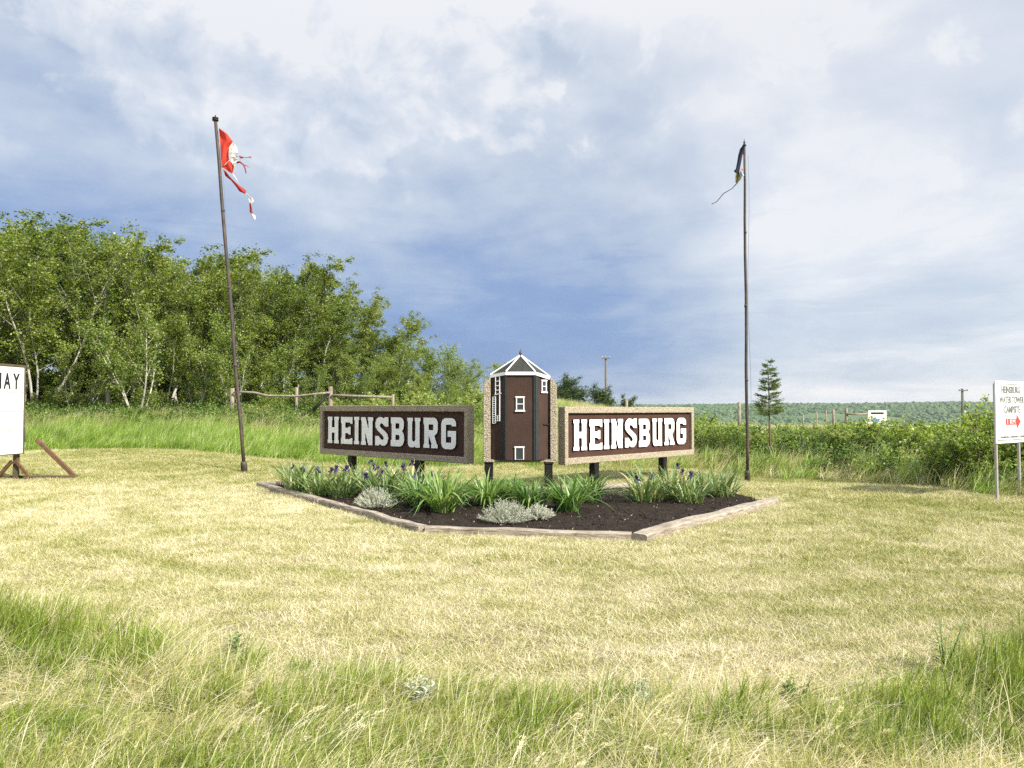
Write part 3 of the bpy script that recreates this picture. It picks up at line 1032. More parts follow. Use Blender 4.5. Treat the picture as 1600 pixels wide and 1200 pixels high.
OPEN = [make_tree(5, 65, 4, .26, .26, 18, 8500, .09, .16, 'pale_leaf', .075, .36, fork=.34), make_tree(5, 66, 3, .24, .26, 18, 8000, .09, .20, 'pale_leaf', .07, .36, fork=.30)]
PALE = [make_tree(5, 21, 3, .10, .26, 20, 10000, .085, .08, 'pale_leaf', .06, .34), make_tree(5, 22, 2, .12, .28, 20, 9500, .085, .05, 'pale_leaf', .06, .34),
        make_tree(5, 23, 4, .08, .28, 18, 11000, .08, .04, 'pale_leaf', .05, .36)]


def tree_at(kind, px, top_py, Y, label, rz=0.0, wid=1.0, name='aspen_tree', cat='tree', group=None, var=0, base_h=9.0, dz=0.0):
    top = W(px, top_py, Y)
    z0 = zgf(top.x, Y) - .05 + dz
    s_ = (top.z - z0) / (base_h * 1.0)
    o = thing(name, (top.x, Y, z0), label, cat, group, rz)
    o.scale = (s_ * wid, s_ * wid, s_)
    tr, cr = kind[var % len(kind)]
    part('trunk', tr, o); part('crown', cr, o)
    return o

named = [  # px, top, Y, library, variant, turn, width, label
    (70, 348, 32.8, BARE, 1, .3, 1.05, 'tall forked aspen with long bare white limbs, tallest one behind the letter board'),
    (-20, 352, 32.5, BARE, 3, .5, 1.1, 'bare-stemmed aspen cut by the photo edge above the white letter board'),
    (20, 372, 33.4, BARE, 0, -.3, 1.0, 'forked aspen with white stems directly above the letter board'),
    (118, 362, 33.8, BARE, 2, -.4, 1.0, 'aspen with white trunk leaning far right, next to the tallest forked one'),
    (205, 384, 35.0, TREES, 2, .2, 1.0, 'rounded aspen crown standing alone between two dips of the skyline'),
    (175, 440, 32.4, BARE, 2, .15, .9, 'thin pale-stemmed aspen leaning right behind the lone wire fence post'),
    (290, 398, 35.5, TREES, 5, .5, 1.05, 'broad aspen crown just left of the leaning flagpole'),
    (268, 420, 33.4, BARE, 0, .2, .95, 'two-stemmed white aspen standing between the lone post and the flagpole'),
    (335, 392, 36.0, BARE, 1, -.3, 1.0, 'aspen crossed by the upper half of the leaning flagpole'),
    (410, 412, 36.0, TREES, 3, .1, 1.0, 'dense aspen right of the leaning flagpole, above the sagging rail'),
    (440, 440, 34.6, BARE, 3, .1, .95, 'single-stemmed aspen with pale trunk above the sagging rail'),
    (482, 416, 37.5, TREES, 2, -.2, 1.1, 'aspen with a domed top where the skyline starts to fall'),
    (560, 472, 39.0, TREES, 0, .4, 1.15, 'aspen above the end post of the rail fence'),
    (622, 494, 40.0, TREES, 4, -.1, 1.2, 'thin airy aspen with pale stems, last of the tall ones'),
]
for px, ty, Y, lib_, v_, rz, wd, lb in named:
    tree_at(lib_, px, ty + (30 if lib_ is BARE else 8), Y, lb, rz, wd, var=v_, group='aspens of the wood on the left')
for px, ty, Y, v_, lb in ((218, 492, 31.6, 0, 'open many-stemmed sapling with bare white stems beside the lone wire fence post'),
                          (128, 520, 31.8, 1, 'open sapling with bare stems just right of the letter board'),
                          (305, 508, 32.4, 1, 'open sapling with bare stems left of the leaning flagpole'),
                          (352, 545, 32.2, 0, 'short open sapling with bare stems behind the leaning flagpole')):
    tree_at(OPEN, px, ty, Y, lb, px * .1, 1.1, 'sapling', 'small tree', 'open saplings along the wood edge', v_, 5.0)
rd = random.Random(5)
SKYL_X = [-140, 0, 100, 150, 185, 245, 265, 330, 400, 480, 510, 560, 600, 650, 690]
SKYL_Y = [340, 345, 350, 372, 405, 420, 405, 392, 410, 420, 455, 478, 498, 540, 560]
k = 0
for row, (Y0, cnt) in enumerate(((35.6, 19), (39.5, 18), (44.0, 16))):
    for i in range(cnt):
        px = -130 + (650 + 130) * (i + .5) / cnt + rd.uniform(-22, 22)
        ty = float(np.interp(px, SKYL_X, SKYL_Y)) + rd.uniform(6, 46) + (34 if row == 0 else 0)
        if px < 0: Yr = Y0 - 1
        else: Yr = Y0
        tree_at(TREES, px, ty, Yr + rd.uniform(-1.2, 1.2), 'leafy aspen in the %s rank of trees, %s' % (('second', 'third', 'last')[row], beside(px, WOOD_MARKS)), rd.uniform(-.7, .7), rd.uniform(1.1, 1.45),
                var=rd.randrange(6), group='crowded aspens inside the wood')
saplings = [
    (430, 538, 32.5, 0, 'bright yellow-green sapling behind the sagging fence rail'),
    (520, 560, 34.0, 1, 'leafy sapling behind the dark fence brace'),
    (590, 555, 35.0, 0, 'pale sapling over the last fence post'),
    (655, 550, 38.0, 1, 'small tree above the middle of the left name board'),
    (700, 553, 39.0, 2, 'small tree above the right end of the left name board'),
    (735, 575, 40.0, 0, 'small bush just left of the brown model tower'),
    (675, 545, 40.0, 2, 'leafy small tree where the wood drops to low bushes'),
    (718, 566, 41.0, 0, 'bushy small tree near the right corner of the left name board'),
    (605, 540, 37.5, 2, 'leafy sapling behind the end post of the rail fence'),
    (765, 572, 46.0, 1, 'thin sapling half hidden by the model tower roof'),
    (560, 585, 33.5, 2, 'low yellow-green bush behind the straight fence rail'),
    (640, 590, 34.5, 1, 'low yellow-green bush above the left board letters'),
    (690, 600, 35.5, 2, 'low pale bush above the right corner of the left board'),
    (480, 575, 32.6, 2, 'low bush under the domed aspen behind the fence'),
]
for px, ty, Y, v_, lb in saplings:
    tree_at(PALE, px, ty, Y, lb, rd.uniform(-1, 1), 1.15, 'sapling', 'small tree', 'saplings along the wood edge', v_, 5.0)

# dark trees beyond the grassy mound and the valley side
DARK = [make_tree(6, 31, 2, .08, .30, 20, 9000, .16, .10, 'dark_leaf', .07, .55, 'brown_bark'), make_tree(6, 32, 1, .06, .30, 20, 8000, .16, .12, 'dark_leaf', .07, .6, 'brown_bark')]
for px, ty, Y, v_, lb in (
        (862, 608, 78, 0, 'dark tree half hidden behind the right edge of the model tower'),
        (884, 597, 76, 1, 'tallest dark wind-blown tree beyond the grassy mound'),
        (908, 605, 79, 0, 'dark tree between the tallest wind-blown tree and the utility pole'),
        (930, 612, 82, 1, 'rounded dark tree just left of the far utility pole'),
        (953, 620, 84, 0, 'low dark tree right behind the far utility pole'),
        (973, 627, 86, 1, 'smallest dark tree right of the far utility pole')):
    tree_at(DARK, px, ty, Y, lb, v_ * .7 + px, 1.5, 'dark_tree', 'tree', 'dark trees beyond the mound', v_, 6.0)

# wooded far valley side: one mass
blob = []
for i in range(4):
    bm = bmesh.new(); bmesh.ops.create_icosphere(bm, subdivisions=2, radius=1)
    rg = np.random.default_rng(90 + i)
    for v_ in bm.verts:
        v_.co *= 1 + rg.uniform(-.25, .25)
        v_.co.z = v_.co.z * .95 + .55
    m_ = bpy.data.meshes.new('far_crown'); bm.to_mesh(m_); bm.free()
    a = m_.attributes.new('tone', 'FLOAT', 'POINT'); a.data.foreach_set('value', rg.uniform(.2, .9, len(m_.vertices)).astype(np.float32))
    m_.materials.append(M['far_leaf']); blob.append(m_)
far_lib = library('far_wood', blob)
yy = 330 + (1750 - 330) * RNG.uniform(0, 1, 44000) ** .75
xx = RNG.uniform(-.10, 1.0, 44000) * yy
kp = (fbm(xx / 120, yy / 160, 61, 3) > .30)
xx, yy = xx[kp], yy[kp]; n = len(xx)
s_ = RNG.uniform(1.7, 4.6, n) * (.8 + .5 * fbm(xx / 60, yy / 80, 23, 2))
scatter('far_forest', np.stack([xx, yy, zg(xx, yy) - .4], -1), np.stack([np.zeros(n), np.zeros(n), RNG.uniform(-3, 3, n)], -1),
        np.stack([s_, s_, s_ * RNG.uniform(.55, 1.1, n)], -1), RNG.integers(0, 4, n), far_lib, 'far wooded valley side seen as one dark green mass')

# ------------------------------------------------------------------ shrubs on the right
SHR = [make_shrub(1.3, 1.7, 41, 3300, .068), make_shrub(1.3, 1.5, 42, leaves=2800, leaf=.076), make_shrub(1.3, 1.9, 43, leaves=3800, leaf=.062), make_shrub(1.3, 1.6, 44, leaves=3200, leaf=.074, leafmat='pale_leaf')]
PALE_S = [make_shrub(2.4, 2.6, 55, 7000, .10, 'pale_leaf', stems=22, clr=.11), make_shrub(2.4, 2.3, 56, 6500, .10, 'shrub_leaf', stems=20, clr=.11)]
BIG = [make_shrub(2.4, 2.6, 51, 13000, .075, stems=26, clr=.11), make_shrub(2.4, 2.4, 52, 12000, .08, stems=24, clr=.11)]


def shrub_at(lib, px, top_py, Y, label, var, wid=1.0, name='shrub', cat='shrub', group=None, H=1.3, rz=0.0):
    top = W(px, top_py, Y)
    z0 = zgf(top.x, Y) - .04
    s_ = max(.25, (top.z - z0)) / (H * 1.02)
    o = thing(name, (top.x, Y, z0), label, cat, group, rz)
    o.scale = (max(s_, .5) * wid, max(s_, .5) * wid, s_)
    st, fo = lib[var % len(lib)]
    part('stem', st, o); part('foliage', fo, o)
    return o

for px, ty, Y, v_, lb in (
        (1580, 618, 18.2, 0, 'tall dark bush directly behind the campsite sign'),
        (1535, 640, 17.6, 1, 'tall leafy bush just left of the campsite sign'),
        (1490, 655, 18.0, 0, 'leafy bush where the thicket starts to rise towards the campsite sign'),
        (1625, 632, 17.4, 1, 'tall bush behind the right half of the campsite sign')):
    shrub_at(BIG, px, ty, Y, lb, v_, 1.0, 'tall_bush', 'bush', 'tall bushes by the campsite sign', 2.4, px)
for px, ty, Y, v_, lb in (
        (1342, 643, 24.0, 2, 'leafy shrub in front of the short rail and the small blue and white sign'),
        (1376, 646, 22.5, 0, 'shrub overlapping the right edge of the small blue and white sign'),
        (1225, 662, 25.5, 1, 'dark shrub at the foot of the young spruce'),
        (1440, 668, 20.0, 1, 'pale-leaved shrub left of the tall bushes'),
        (1095, 655, 25.5, 3, 'shrub touching the right end of the right name board'),
        (1135, 662, 24.5, 0, 'shrub just left of the upright flagpole'),
        (1190, 668, 24.0, 3, 'shrub just right of the upright flagpole')):
    shrub_at(SHR, px, ty, Y, lb, v_, 1.15, group='shrubs of the thicket with their own marks', rz=px)
rd = random.Random(18)
for i in range(10):
    px = 1215 + 250 * (i + rd.random()) / 10
    x_g = (px - 800) / F; Y = 20.0
    for _ in range(12): Y = float(yedge(x_g * Y)) * .5 + Y * .5
    Y += rd.choice((1.5, 2.6, 4.0))
    shrub_at(BIG, px, rd.choice((650, 656, 662, 668, 676)) + rd.uniform(-3, 3), Y, 'dark leafy bush standing out of the thicket, ' + beside(px, THICKET_MARKS), rd.randrange(2), rd.uniform(.8, 1.1), 'thicket_bush', 'bush',
             'darker bushes of the right-hand thicket', 2.4, rd.uniform(0, 6))
rd = random.Random(12)
cnt = 0
for i in range(70):
    px = 1085 + 560 * (i % 35 + rd.random()) / 35
    x_guess = (px - 800) / F
    dd = rd.choice((2.0, 3.2, 4.6, 6.2, 8.0) if px < 1330 else (1.2, 2.2, 3.6, 5.4, 7.2)) + rd.uniform(-.6, .6)
    Y = 20.0
    for _ in range(12): Y = float(yedge(x_guess * Y)) * .5 + Y * .5 - 0
    Y += dd
    if px > 1460: Y = min(Y, 21)
    top_line = np.interp(px, [1085, 1180, 1300, 1420, 1470, 1540, 1660], [655, 657, 660, 664, 655, 640, 630])
    ty = top_line + max(0, 5.0 - dd) * 13 + rd.choice((-12, -4, 3, 8, 14, 20)) + rd.uniform(-4, 4)
    if 1170 < px < 1235: ty = max(ty, 668); Y = max(Y, 24.5)
    shrub_at(SHR, px, ty, Y, ('low leafy shrub at the front of the thicket, ' if dd < 3 else 'low leafy shrub in the middle of the thicket, ' if dd < 5.5 else 'low leafy shrub at the back of the thicket, ') + beside(px, THICKET_MARKS), rd.randrange(4), rd.uniform(.75, 1.25),
             group='low shrubs of the right-hand thicket', rz=rd.uniform(0, 6))

# bushes under and in front of the wood
rd = random.Random(77)
for i in range(22):
    px = 60 + 690 * (i + rd.random()) / 22
    Y = rd.uniform(31.8, 34.2)
    shrub_at(BIG if i % 3 else PALE_S, px, rd.uniform(585, 622) + max(0, px - 500) * .06, Y, 'chest-high leafy bush at the wood edge, ' + beside(px, WOOD_MARKS), rd.randrange(2), rd.uniform(.9, 1.3), 'edge_bush', 'bush',
             'bushes at the foot of the wood edge', 2.4, rd.uniform(0, 6))
rd = random.Random(31)
for i in range(36):
    px = -60 + 860 * (i + rd.random()) / 36
    Y = rd.uniform(36.0, 41.0)
    top_line = float(np.interp(px, [-60, 400, 560, 700, 800], [572, 582, 596, 610, 618]))
    shrub_at(BIG, px, top_line + rd.uniform(-26, 14), Y, 'shady bush deep between the aspen stems, ' + beside(px, WOOD_MARKS), rd.randrange(2), rd.uniform(1.1, 1.5), 'understorey_bush', 'bush',
             'shady bushes under the aspens', 2.4, rd.uniform(0, 6))
for i in range(24):
    px = 50 + 700 * (i + rd.random()) / 24
    Y = rd.uniform(29.3, 33.0)
    shrub_at(SHR, px, float(np.interp(px, [50, 400, 740], [646, 650, 648])) + rd.uniform(-12, 8), Y, 'low leafy shrub on the bank above the tall grass, ' + beside(px, WOOD_MARKS), rd.randrange(4), rd.uniform(.8, 1.3),
             group='low shrubs on the bank below the wood', rz=rd.uniform(0, 6))

# herb layer under the wood and through the thicket
herb_m = []
for i in range(4):
    rg = np.random.default_rng(200 + i)
    cs = [(rg.normal(0, .22), rg.normal(0, .22), rg.uniform(.08, .5)) for _ in range(26)]
    V, Q, T = leaf_cloud(cs, 11, .13, .06, rg, (0, 1), up=.6)
    V[:, 2] = np.maximum(V[:, 2], 0)
    herb_m.append(mesh_quads('herb', V, Q, M['herb'], T))
herb_lib = library('herbs', herb_m)


def herb_keep(x, y):
    d = y - yedge(x)
    k = inview(x, y, 3)
    left = (x < 1) * ss(d, 2.6, 4.6) * (1 - ss(d, 12, 14)) * (.35 + .65 * ss(vnoise(x * .7, y * .7, 33), .3, .6))
    right = (x >= 3) * ss(d, .6, 2.5) * (1 - ss(d, 9, 11)) * .45
    return k * (left + right)
x, y = field(17000, -28, 22, 12, 42, herb_keep)
n = len(x)
s_ = RNG.uniform(.8, 1.5, n)
hz = RNG.uniform(.5, 1.4, n)
scatter('undergrowth', np.stack([x, y, zg(x, y) - .03], -1), np.stack([np.zeros(n), np.zeros(n), RNG.uniform(-3, 3, n)], -1),
        np.stack([s_, s_, hz], -1), RNG.integers(0, 4, n), herb_lib, 'low leafy undergrowth below the wood and through the thicket')

# ------------------------------------------------------------------ young spruce
def make_spruce():
    rd = random.Random(3); rng = np.random.default_rng(3)
    base = W(1203, 684, 23.3); top = W(1200, 565, 23.3)
    base.z = zgf(base.x, 23.3)
    H = top.z - base.z
    o = thing('young_spruce', base, 'young spruce with a bare lower trunk rising alone from the shrubs', 'tree')
    mb = MB()
    mb.tube([base, base + Vector((-.01, 0, H * .4)), base + Vector((-.02, 0, H * .75)), base + Vector((-.05, 0, H))], [.035, .027, .017, .006], 7)
    P = []; D = []
    for k in range(14):
        t_ = .46 + .51 * k / 13
        z = H * t_
        L_ = .40 * (1 - ((t_ - .46) / .56)) ** .85 + .05
        nb = rd.choice((3, 4, 5))
        a0 = rd.uniform(0, 6.28)
        for b in range(nb):
            a = a0 + 6.28 * b / nb + rd.uniform(-.35, .35)
            L2 = L_ * rd.uniform(.45, 1.25) * (1.18 if math.cos(a) > 0 else .95)
            p0 = base + Vector((-.02, 0, z + H * rd.uniform(-.022, .022)))
            tilt_ = rd.uniform(-.12, .30)
            pts = [p0]
            for q in range(1, 5):
                el_ = tilt_ - .05 + .42 * (q / 4) ** 1.5
                pts.append(pts[-1] + Vector((math.cos(a) * math.cos(el_), math.sin(a) * math.cos(el_), math.sin(el_))) * L2 / 4)
            mb.tube(pts, [.011, .008, .006, .004, .002], 3, cap=False)
            for q in range(int(6 + 34 * L2)):
                u = rd.uniform(.15, 1.0) * 4; i = min(3, int(u))
                c0 = pts[i].lerp(pts[i + 1], u - i)
                side = Vector((-math.sin(a), math.cos(a), 0)) * rd.choice((-1, 1))
                dr = (Vector((math.cos(a), math.sin(a), .15)) * rd.uniform(.3, 1) + side * rd.uniform(.2, 1) + Vector((0, 0, rd.uniform(-.25, .3)))).normalized()
                for w_ in range(16):
                    P.append(c0 + dr * .0085 * w_ * (1 + L2)); D.append(dr)
    n = len(P)
    P = np.array([tuple(p) for p in P]) - np.array(base); D = np.array([tuple(d_) for d_ in D])
    D2 = D + rng.normal(0, .55, (n, 3)); D2 /= np.linalg.norm(D2, axis=1)[:, None]
    Sx = np.cross(D2, rng.normal(0, 1, (n, 3))); Sx /= np.linalg.norm(Sx, axis=1)[:, None]
    ln = rng.uniform(.03, .055, (n, 1)); wd = .0065
    V = np.stack([P - Sx * wd, P + Sx * wd, P + D2 * ln + Sx * wd * .4, P + D2 * ln - Sx * wd * .4], 1).reshape(-1, 3)
    pmb('trunk', mb, M['brown_bark'], o)
    part('crown', mesh_quads('crown', V, np.arange(n * 4).reshape(-1, 4), M['needle'], np.repeat(rng.uniform(0, 1, n), 4)), o)
make_spruce()

# ------------------------------------------------------------------ name boards
LETTERS = {
    'H': ([(0, 0), (.42, 0), (.42, .10), (.38, .14), (.38, .40), (.62, .40), (.62, .14), (.58, .10), (.58, 0), (1, 0), (1, .10), (.95, .14), (.95, .86), (1, .90), (1, 1), (.58, 1), (.58, .90), (.62, .86), (.62, .60), (.38, .60), (.38, .86), (.42, .90), (.42, 1), (0, 1), (0, .9), (.05, .86), (.05, .14), (0, .10)], []),
    'E': ([(0, 0), (1, 0), (1, .22), (.87, .22), (.76, .18), (.38, .18), (.38, .40), (.60, .40), (.70, .35), (.84, .35), (.84, .64), (.70, .64), (.60, .60), (.38, .60), (.38, .80), (.76, .80), (.87, .75), (1, .75), (1, 1), (0, 1), (0, .79), (.07, .75), (.07, .25), (0, .2)], []),
    'I': ([(0, 0), (1, 0), (1, .1), (.86, .14), (.86, .86), (1, .9), (1, 1), (0, 1), (0, .9), (.14, .86), (.14, .14), (0, .1)], []),
    'N': ([(0, 0), (.42, 0), (.42, .10), (.36, .15), (.36, .43), (.62, 0), (.95, 0), (.95, .86), (1, .9), (1, 1), (.56, 1), (.56, .9), (.62, .86), (.62, .56), (.38, 1), (0, 1), (0, .9), (.06, .86), (.06, .14), (0, .1)], []),
    'S': ([(1, 1), (.74, 1), (.65, .955), (.5, 1), (.27, 1), (.09, .92), (.01, .79), (.03, .64), (.2, .52), (.60, .34), (.66, .27), (.62, .205), (.48, .20), (.37, .26), (.28, .33), (0, .33), (0, 0), (.30, 0), (.35, .055), (.52, 0), (.74, 0), (.92, .09), (1, .26), (.94, .40), (.76, .50), (.43, .63), (.355, .69), (.38, .755), (.50, .79), (.62, .74), (.76, .67), (1, .67)], []),
    'B': ([(0, 0), (.7, 0), (.9, .06), (1, .19), (1, .36), (.95, .46), (.84, .525), (.94, .6), (.98, .70), (.98, .84), (.91, .95), (.75, 1), (0, 1), (0, .80), (.07, .77), (.07, .23), (0, .2)],
          [[(.36, .22), (.36, .40), (.58, .40), (.66, .37), (.66, .25), (.58, .22)], [(.36, .61), (.36, .80), (.58, .80), (.65, .77), (.65, .64), (.58, .61)]]),
    'U': ([(0, 1), (0, .9), (.05, .86), (.05, .13), (.12, .04), (.22, 0), (.48, 0), (.57, .05), (.61, 0), (.96, 0), (.96, .15), (.94, .18), (.94, .86), (1, .9), (1, 1), (.57, 1), (.57, .9), (.62, .86), (.62, .26), (.56, .20), (.43, .20), (.37, .26), (.37, .86), (.43, .9), (.43, 1)], []),
    'R': ([(0, 0), (.42, 0), (.42, .1), (.37, .15), (.37, .42), (.58, .14), (.55, .1), (.55, 0), (1, 0), (1, .1), (.93, .14), (.77, .41), (.94, .49), (1, .6), (1, .85), (.92, .95), (.78, 1), (0, 1), (0, .8), (.06, .77), (.06, .15), (0, .1)],
          [[(.37, .59), (.37, .78), (.69, .78), (.69, .59)]]),
    'G': ([(.25, 0), (.75, 0), (.93, .07), (1, .19), (1, .59), (.44, .59), (.44, .40), (.68, .40), (.68, .21), (.32, .21), (.32, .79), (.70, .79), (.70, .74), (1, .74), (1, .87), (.9, .96), (.75, 1), (.25, 1), (.08, .94), (0, .82), (0, .18), (.08, .06)], []),
}
def ccw(p):
    a = sum(p[i][0] * p[(i + 1) % len(p)][1] - p[(i + 1) % len(p)][0] * p[i][1] for i in range(len(p)))
    return p if a > 0 else p[::-1]
LET_U = [(511.0, 528.7), (531.6, 550), (552, 560.4), (562.8, 582.2), (585, 606), (609.3, 630.5), (635, 656), (660.3, 683), (688, 711.5)]


def name_board(near, far, ztop, zbot, labels, flip):
    """near / far: ground-plane ends of the front face; flip: the near end is the reader's right"""
    A = Vector((far[0], far[1], 0)) if flip else Vector((near[0], near[1], 0))      # reader's left end
    B = Vector((near[0], near[1], 0)) if flip else Vector((far[0], far[1], 0))
    d = (B - A); L_ = d.length; d.normalize()
    nrm_ = Vector((d.y, -d.x, 0))
    mid = (A + B) / 2
    root = thing('name_board', (mid.x, mid.y, zgf(mid.x, mid.y)), labels, 'sign', 'concrete name boards')
    def fr(u, v, dep): return A + d * u + Vector((0, 0, v)) - nrm_ * dep
    H_ = ztop - zbot; T_ = .21
    bt, bs = H_ * .112, H_ * .112
    bl, br = .115, .115
    fm = MB().prism([(0, zbot), (L_, zbot), (L_, ztop), (0, ztop)], [[(bl, zbot + bs), (bl, ztop - bt), (L_ - br, ztop - bt), (L_ - br, zbot + bs)]], fr, 0, T_)
    pmb('frame', fm, M['aggregate'], root, bevel=.012, seg=2)
    pn = MB().prism([(bl + .003, zbot + bs + .003), (L_ - br - .003, zbot + bs + .003), (L_ - br - .003, ztop - bt - .003), (bl + .003, ztop - bt - .003)], [], fr, .075, T_ - .03)
    pmb('panel', pn, M['brown_board'], root)
    # letters spaced as read off the left board
    f0, f1 = Vector((-5.24, 20.96, 0)), Vector((-.985, 17.0, 0))
    dl = (f1 - f0); LL = dl.length; dl.normalize()
    def ub(px):
        k_ = (px - 800) / F
        return (k_ * f0.y - f0.x) / (dl.x - k_ * dl.y) / LL
    hb = zbot + H_ * .235; ht = zbot + H_ * .775
    for ch, (p0, p1) in zip('HEINSBURG', LET_U):
        u0, u1 = ub(p0 + .25) * L_, ub(p1 - .25) * L_
        o_, hl = LETTERS[ch]
        jt = random.uniform(-.006, .006)
        mp_ = lambda q: [(u0 + (u1 - u0) * a_, hb + jt + (ht - hb) * b_) for a_, b_ in q]
        lm = MB().prism(mp_(ccw(o_)), [mp_(h_) for h_ in hl], fr, .026, .0755, 0, 1)
        pmb('letter', lm, [M['white'], M['letter_edge']], root)
    for u in ((.235, .70) if flip else (.215, .745)):
        p = fr(u * L_, 0, T_ * .5)
        z0 = zgf(p.x, p.y) - .2
        mb = MB()
        Mx = Matrix((d, -nrm_, Vector((0, 0, 1)))).transposed()
        mb.box((p.x, p.y, (z0 + zbot + .0) / 2), (.175, .165, zbot - z0 - .002), Mx)
        pmb('post', mb, M['black'], root, bevel=.006)
    return root

name_board((-.985, 17.0), (-5.24, 20.96), 1.905, .60, 'left name board in shade, white letters on a dark brown panel, in the concrete frame', True)
name_board((1.175, 17.0), (4.95, 20.9), 1.865, .575, 'right name board in full sun, white letters casting shadows on a brown panel in concrete', False)

# ------------------------------------------------------------------ model water tower on its concrete slab
def model_tower():
    YB, YL, YF = 16.68, 16.63, 16.48        # slab front, lip front, tower front face
    base = W(812, 722, YB)
    z0g = zgf(base.x, YB)
    root = thing('model_water_tower', (base.x, YB, z0g), 'brown model water tower relief with white trimmed roof on a concrete slab between the boards', 'sign')
    def X(px, Y): return W(px, 640, Y).x
    def Z(py, Y): return W(800, py, Y).z
    # slab with two side lips and a bottom lip
    xl, xr = X(755, YL), X(870, YL)
    zb, zt = Z(722.5, YL), Z(589, YL)
    zs = Z(600, YL)
    fr = lambda u, v, dep: Vector((u, dep, v))
    xi0, xi1 = X(766.3, YL), X(859.5, YL)
    ch = xi0 - xl
    mb = MB().prism([(xl, zb), (xr, zb), (xr, zs), (xi1, zt), (xi0, zt), (xl, zs)], [], fr, YB, YB + .12)
    pmb('slab', mb, M['aggregate'], root, bevel=.01)
    zi = Z(718.3, YL)
    mb = MB().prism([(xl, zb), (xr, zb), (xr, zs), (xi1, zt), (xi1, zi), (xi0, zi), (xi0, zt), (xl, zs)], [], fr, YL, YB - .002)
    pmb('frame', mb, M['aggregate'], root, bevel=.01)
    # body: three faces
    a0, a1, a2, a3 = (X(767, YB), YB - .004), (X(791, YF), YF), (X(836, YF), YF), (X(856.5, YB), YB - .004)
    ze0, ze1, ze3 = Z(590, YB), Z(584, YF), Z(593, YB)
    zbt = Z(718.2, YL) + .003
    def wall(p, q, zp, zq, thick=.03):
        m_ = MB()
        P, Q = Vector((p[0], p[1], 0)), Vector((q[0], q[1], 0))
        nn = Vector(((Q - P).y, -(Q - P).x, 0)).normalized()
        ln = (Q - P).length; dd = (Q - P) / ln
        f2 = lambda u, v, dep: P + dd * u + Vector((0, 0, v)) - nn * dep
        m_.prism([(0, zbt), (ln, zbt), (ln, zq), (0, zp)], [], f2, 0, thick)
        return m_, f2, ln, nn
    for p, q, zp, zq in ((a0, a1, ze0, ze1), (a1, a2, ze1, ze1), (a2, a3, ze1, ze3)):
        m_, f2, ln, nn = wall(p, q, zp, zq)
        pmb('wall', m_, M['brown'], root)
    # dark green corner boards
    for (p, q, t0, t1) in ((a0, a1, .80, 1.0), (a2, a3, .0, .22)):
        P, Q = Vector((*p, 0)), Vector((*q, 0)); nn = Vector(((Q - P).y, -(Q - P).x, 0)).normalized()
        lo, hi = P.lerp(Q, t0), P.lerp(Q, t1)
        zq = Z(586, YF) - .01
        dd = (hi - lo); ln = dd.length; dd.normalize()
        m_ = MB().prism([(0, zbt), (ln, zbt), (ln, zq), (0, zq)], [], lambda u, v, dep: lo + dd * u + Vector((0, 0, v)) - nn * dep, -.022, -.002)
        pmb('corner_board', m_, M['green_trim'], root)
    for (px0, px1) in ((789.3, 791.3), (833.8, 836.2)):
        m_ = MB().box(((X(px0, YF) + X(px1, YF)) / 2, YF - .013, (zbt + Z(586, YF)) / 2), (X(px1, YF) - X(px0, YF), .022, Z(586, YF) - zbt - .01))
        pmb('corner_board', m_, M['green_trim'], root)
    # black bar added to stand in for the shadowed gap beside the right lip
    m_ = MB().tube([(X(858, YL), YL + .05, zb - .02), (X(858, YL), YL + .05, Z(594, YL))], .024, 8)
    pipe = pmb('gap_shade_bar', m_, M['black'], root)
    m_ = MB().bar((X(849.5, YF), YL - .03, Z(663.3, YL)), (X(857, YL), YL + .03, Z(663.3, YL)), .03, .03)
    part('spout', m_.mesh('spout', M['black'], root.location), pipe)
    # eaves fascia, roof
    OV = .04
    e0, e1, e2, e3 = Vector((X(765.5, YB), YB - .02, Z(590.5, YB))), Vector((X(790, YF) , YF - OV, Z(586, YF))), Vector((X(837, YF), YF - OV, Z(586, YF))), Vector((X(860, YB), YB - .02, Z(593.5, YB)))
    up = Vector((0, 0, Z(581, YF) - Z(586, YF)))
    apex = Vector((X(813.3, YB - .1), YB - .1, Z(554.5, YB - .1)))
    for p, q in ((e0, e1), (e1, e2), (e2, e3)):
        nn = Vector(((q - p).y, -(q - p).x, 0)).normalized()
        m_ = MB()
        b = len(m_.v)
        pts = [p, q, q + up, p + up]
        m_.v += [Vector(k_) for k_ in pts] + [Vector(k_) - nn * .03 for k_ in pts]
        for fc in ((0, 1, 2, 3), (7, 6, 5, 4), (0, 4, 5, 1), (1, 5, 6, 2), (2, 6, 7, 3), (3, 7, 4, 0)): m_.f.append(list(fc)); m_.mi.append(0); m_.sm.append(False)
        pmb('eaves_board', m_, M['white'], root)
    tops = [p + up for p in (e0, e1, e2, e3)]
    back = (tops[0] + tops[3]) / 2
    for i in range(3):
        p, q = tops[i], tops[i + 1]
        m_ = MB()
        inn = (apex * .33 + (p + q) * .335)
        cen = Vector((apex.x, YB, (p.z + q.z) / 2))
        dn_ = (cen - inn) * .12
        pts = [p, q, apex]
        m_.v += [Vector(k_) for k_ in pts] + [k_ + dn_ for k_ in pts]
        for fc in ((0, 1, 2), (5, 4, 3), (0, 3, 4, 1), (1, 4, 5, 2), (2, 5, 3, 0)): m_.f.append(list(fc)); m_.mi.append(0); m_.sm.append(False)
        pmb('roof_panel', m_, M['roof'], root)
    for p in tops:
        dirn = (apex - p).normalized()
        m_ = MB().bar(p - Vector((0, .006, .0)) + dirn * .01, apex - Vector((0, .004, 0)), .028, .024, up=(0, 1, 0))
        pmb('ridge_board', m_, M['white'], root)
    m_ = MB().tube2(apex, [(.028, -.02), (.030, .05), (.022, .07), (.012, .10), (.004, .125)], 8, 0)
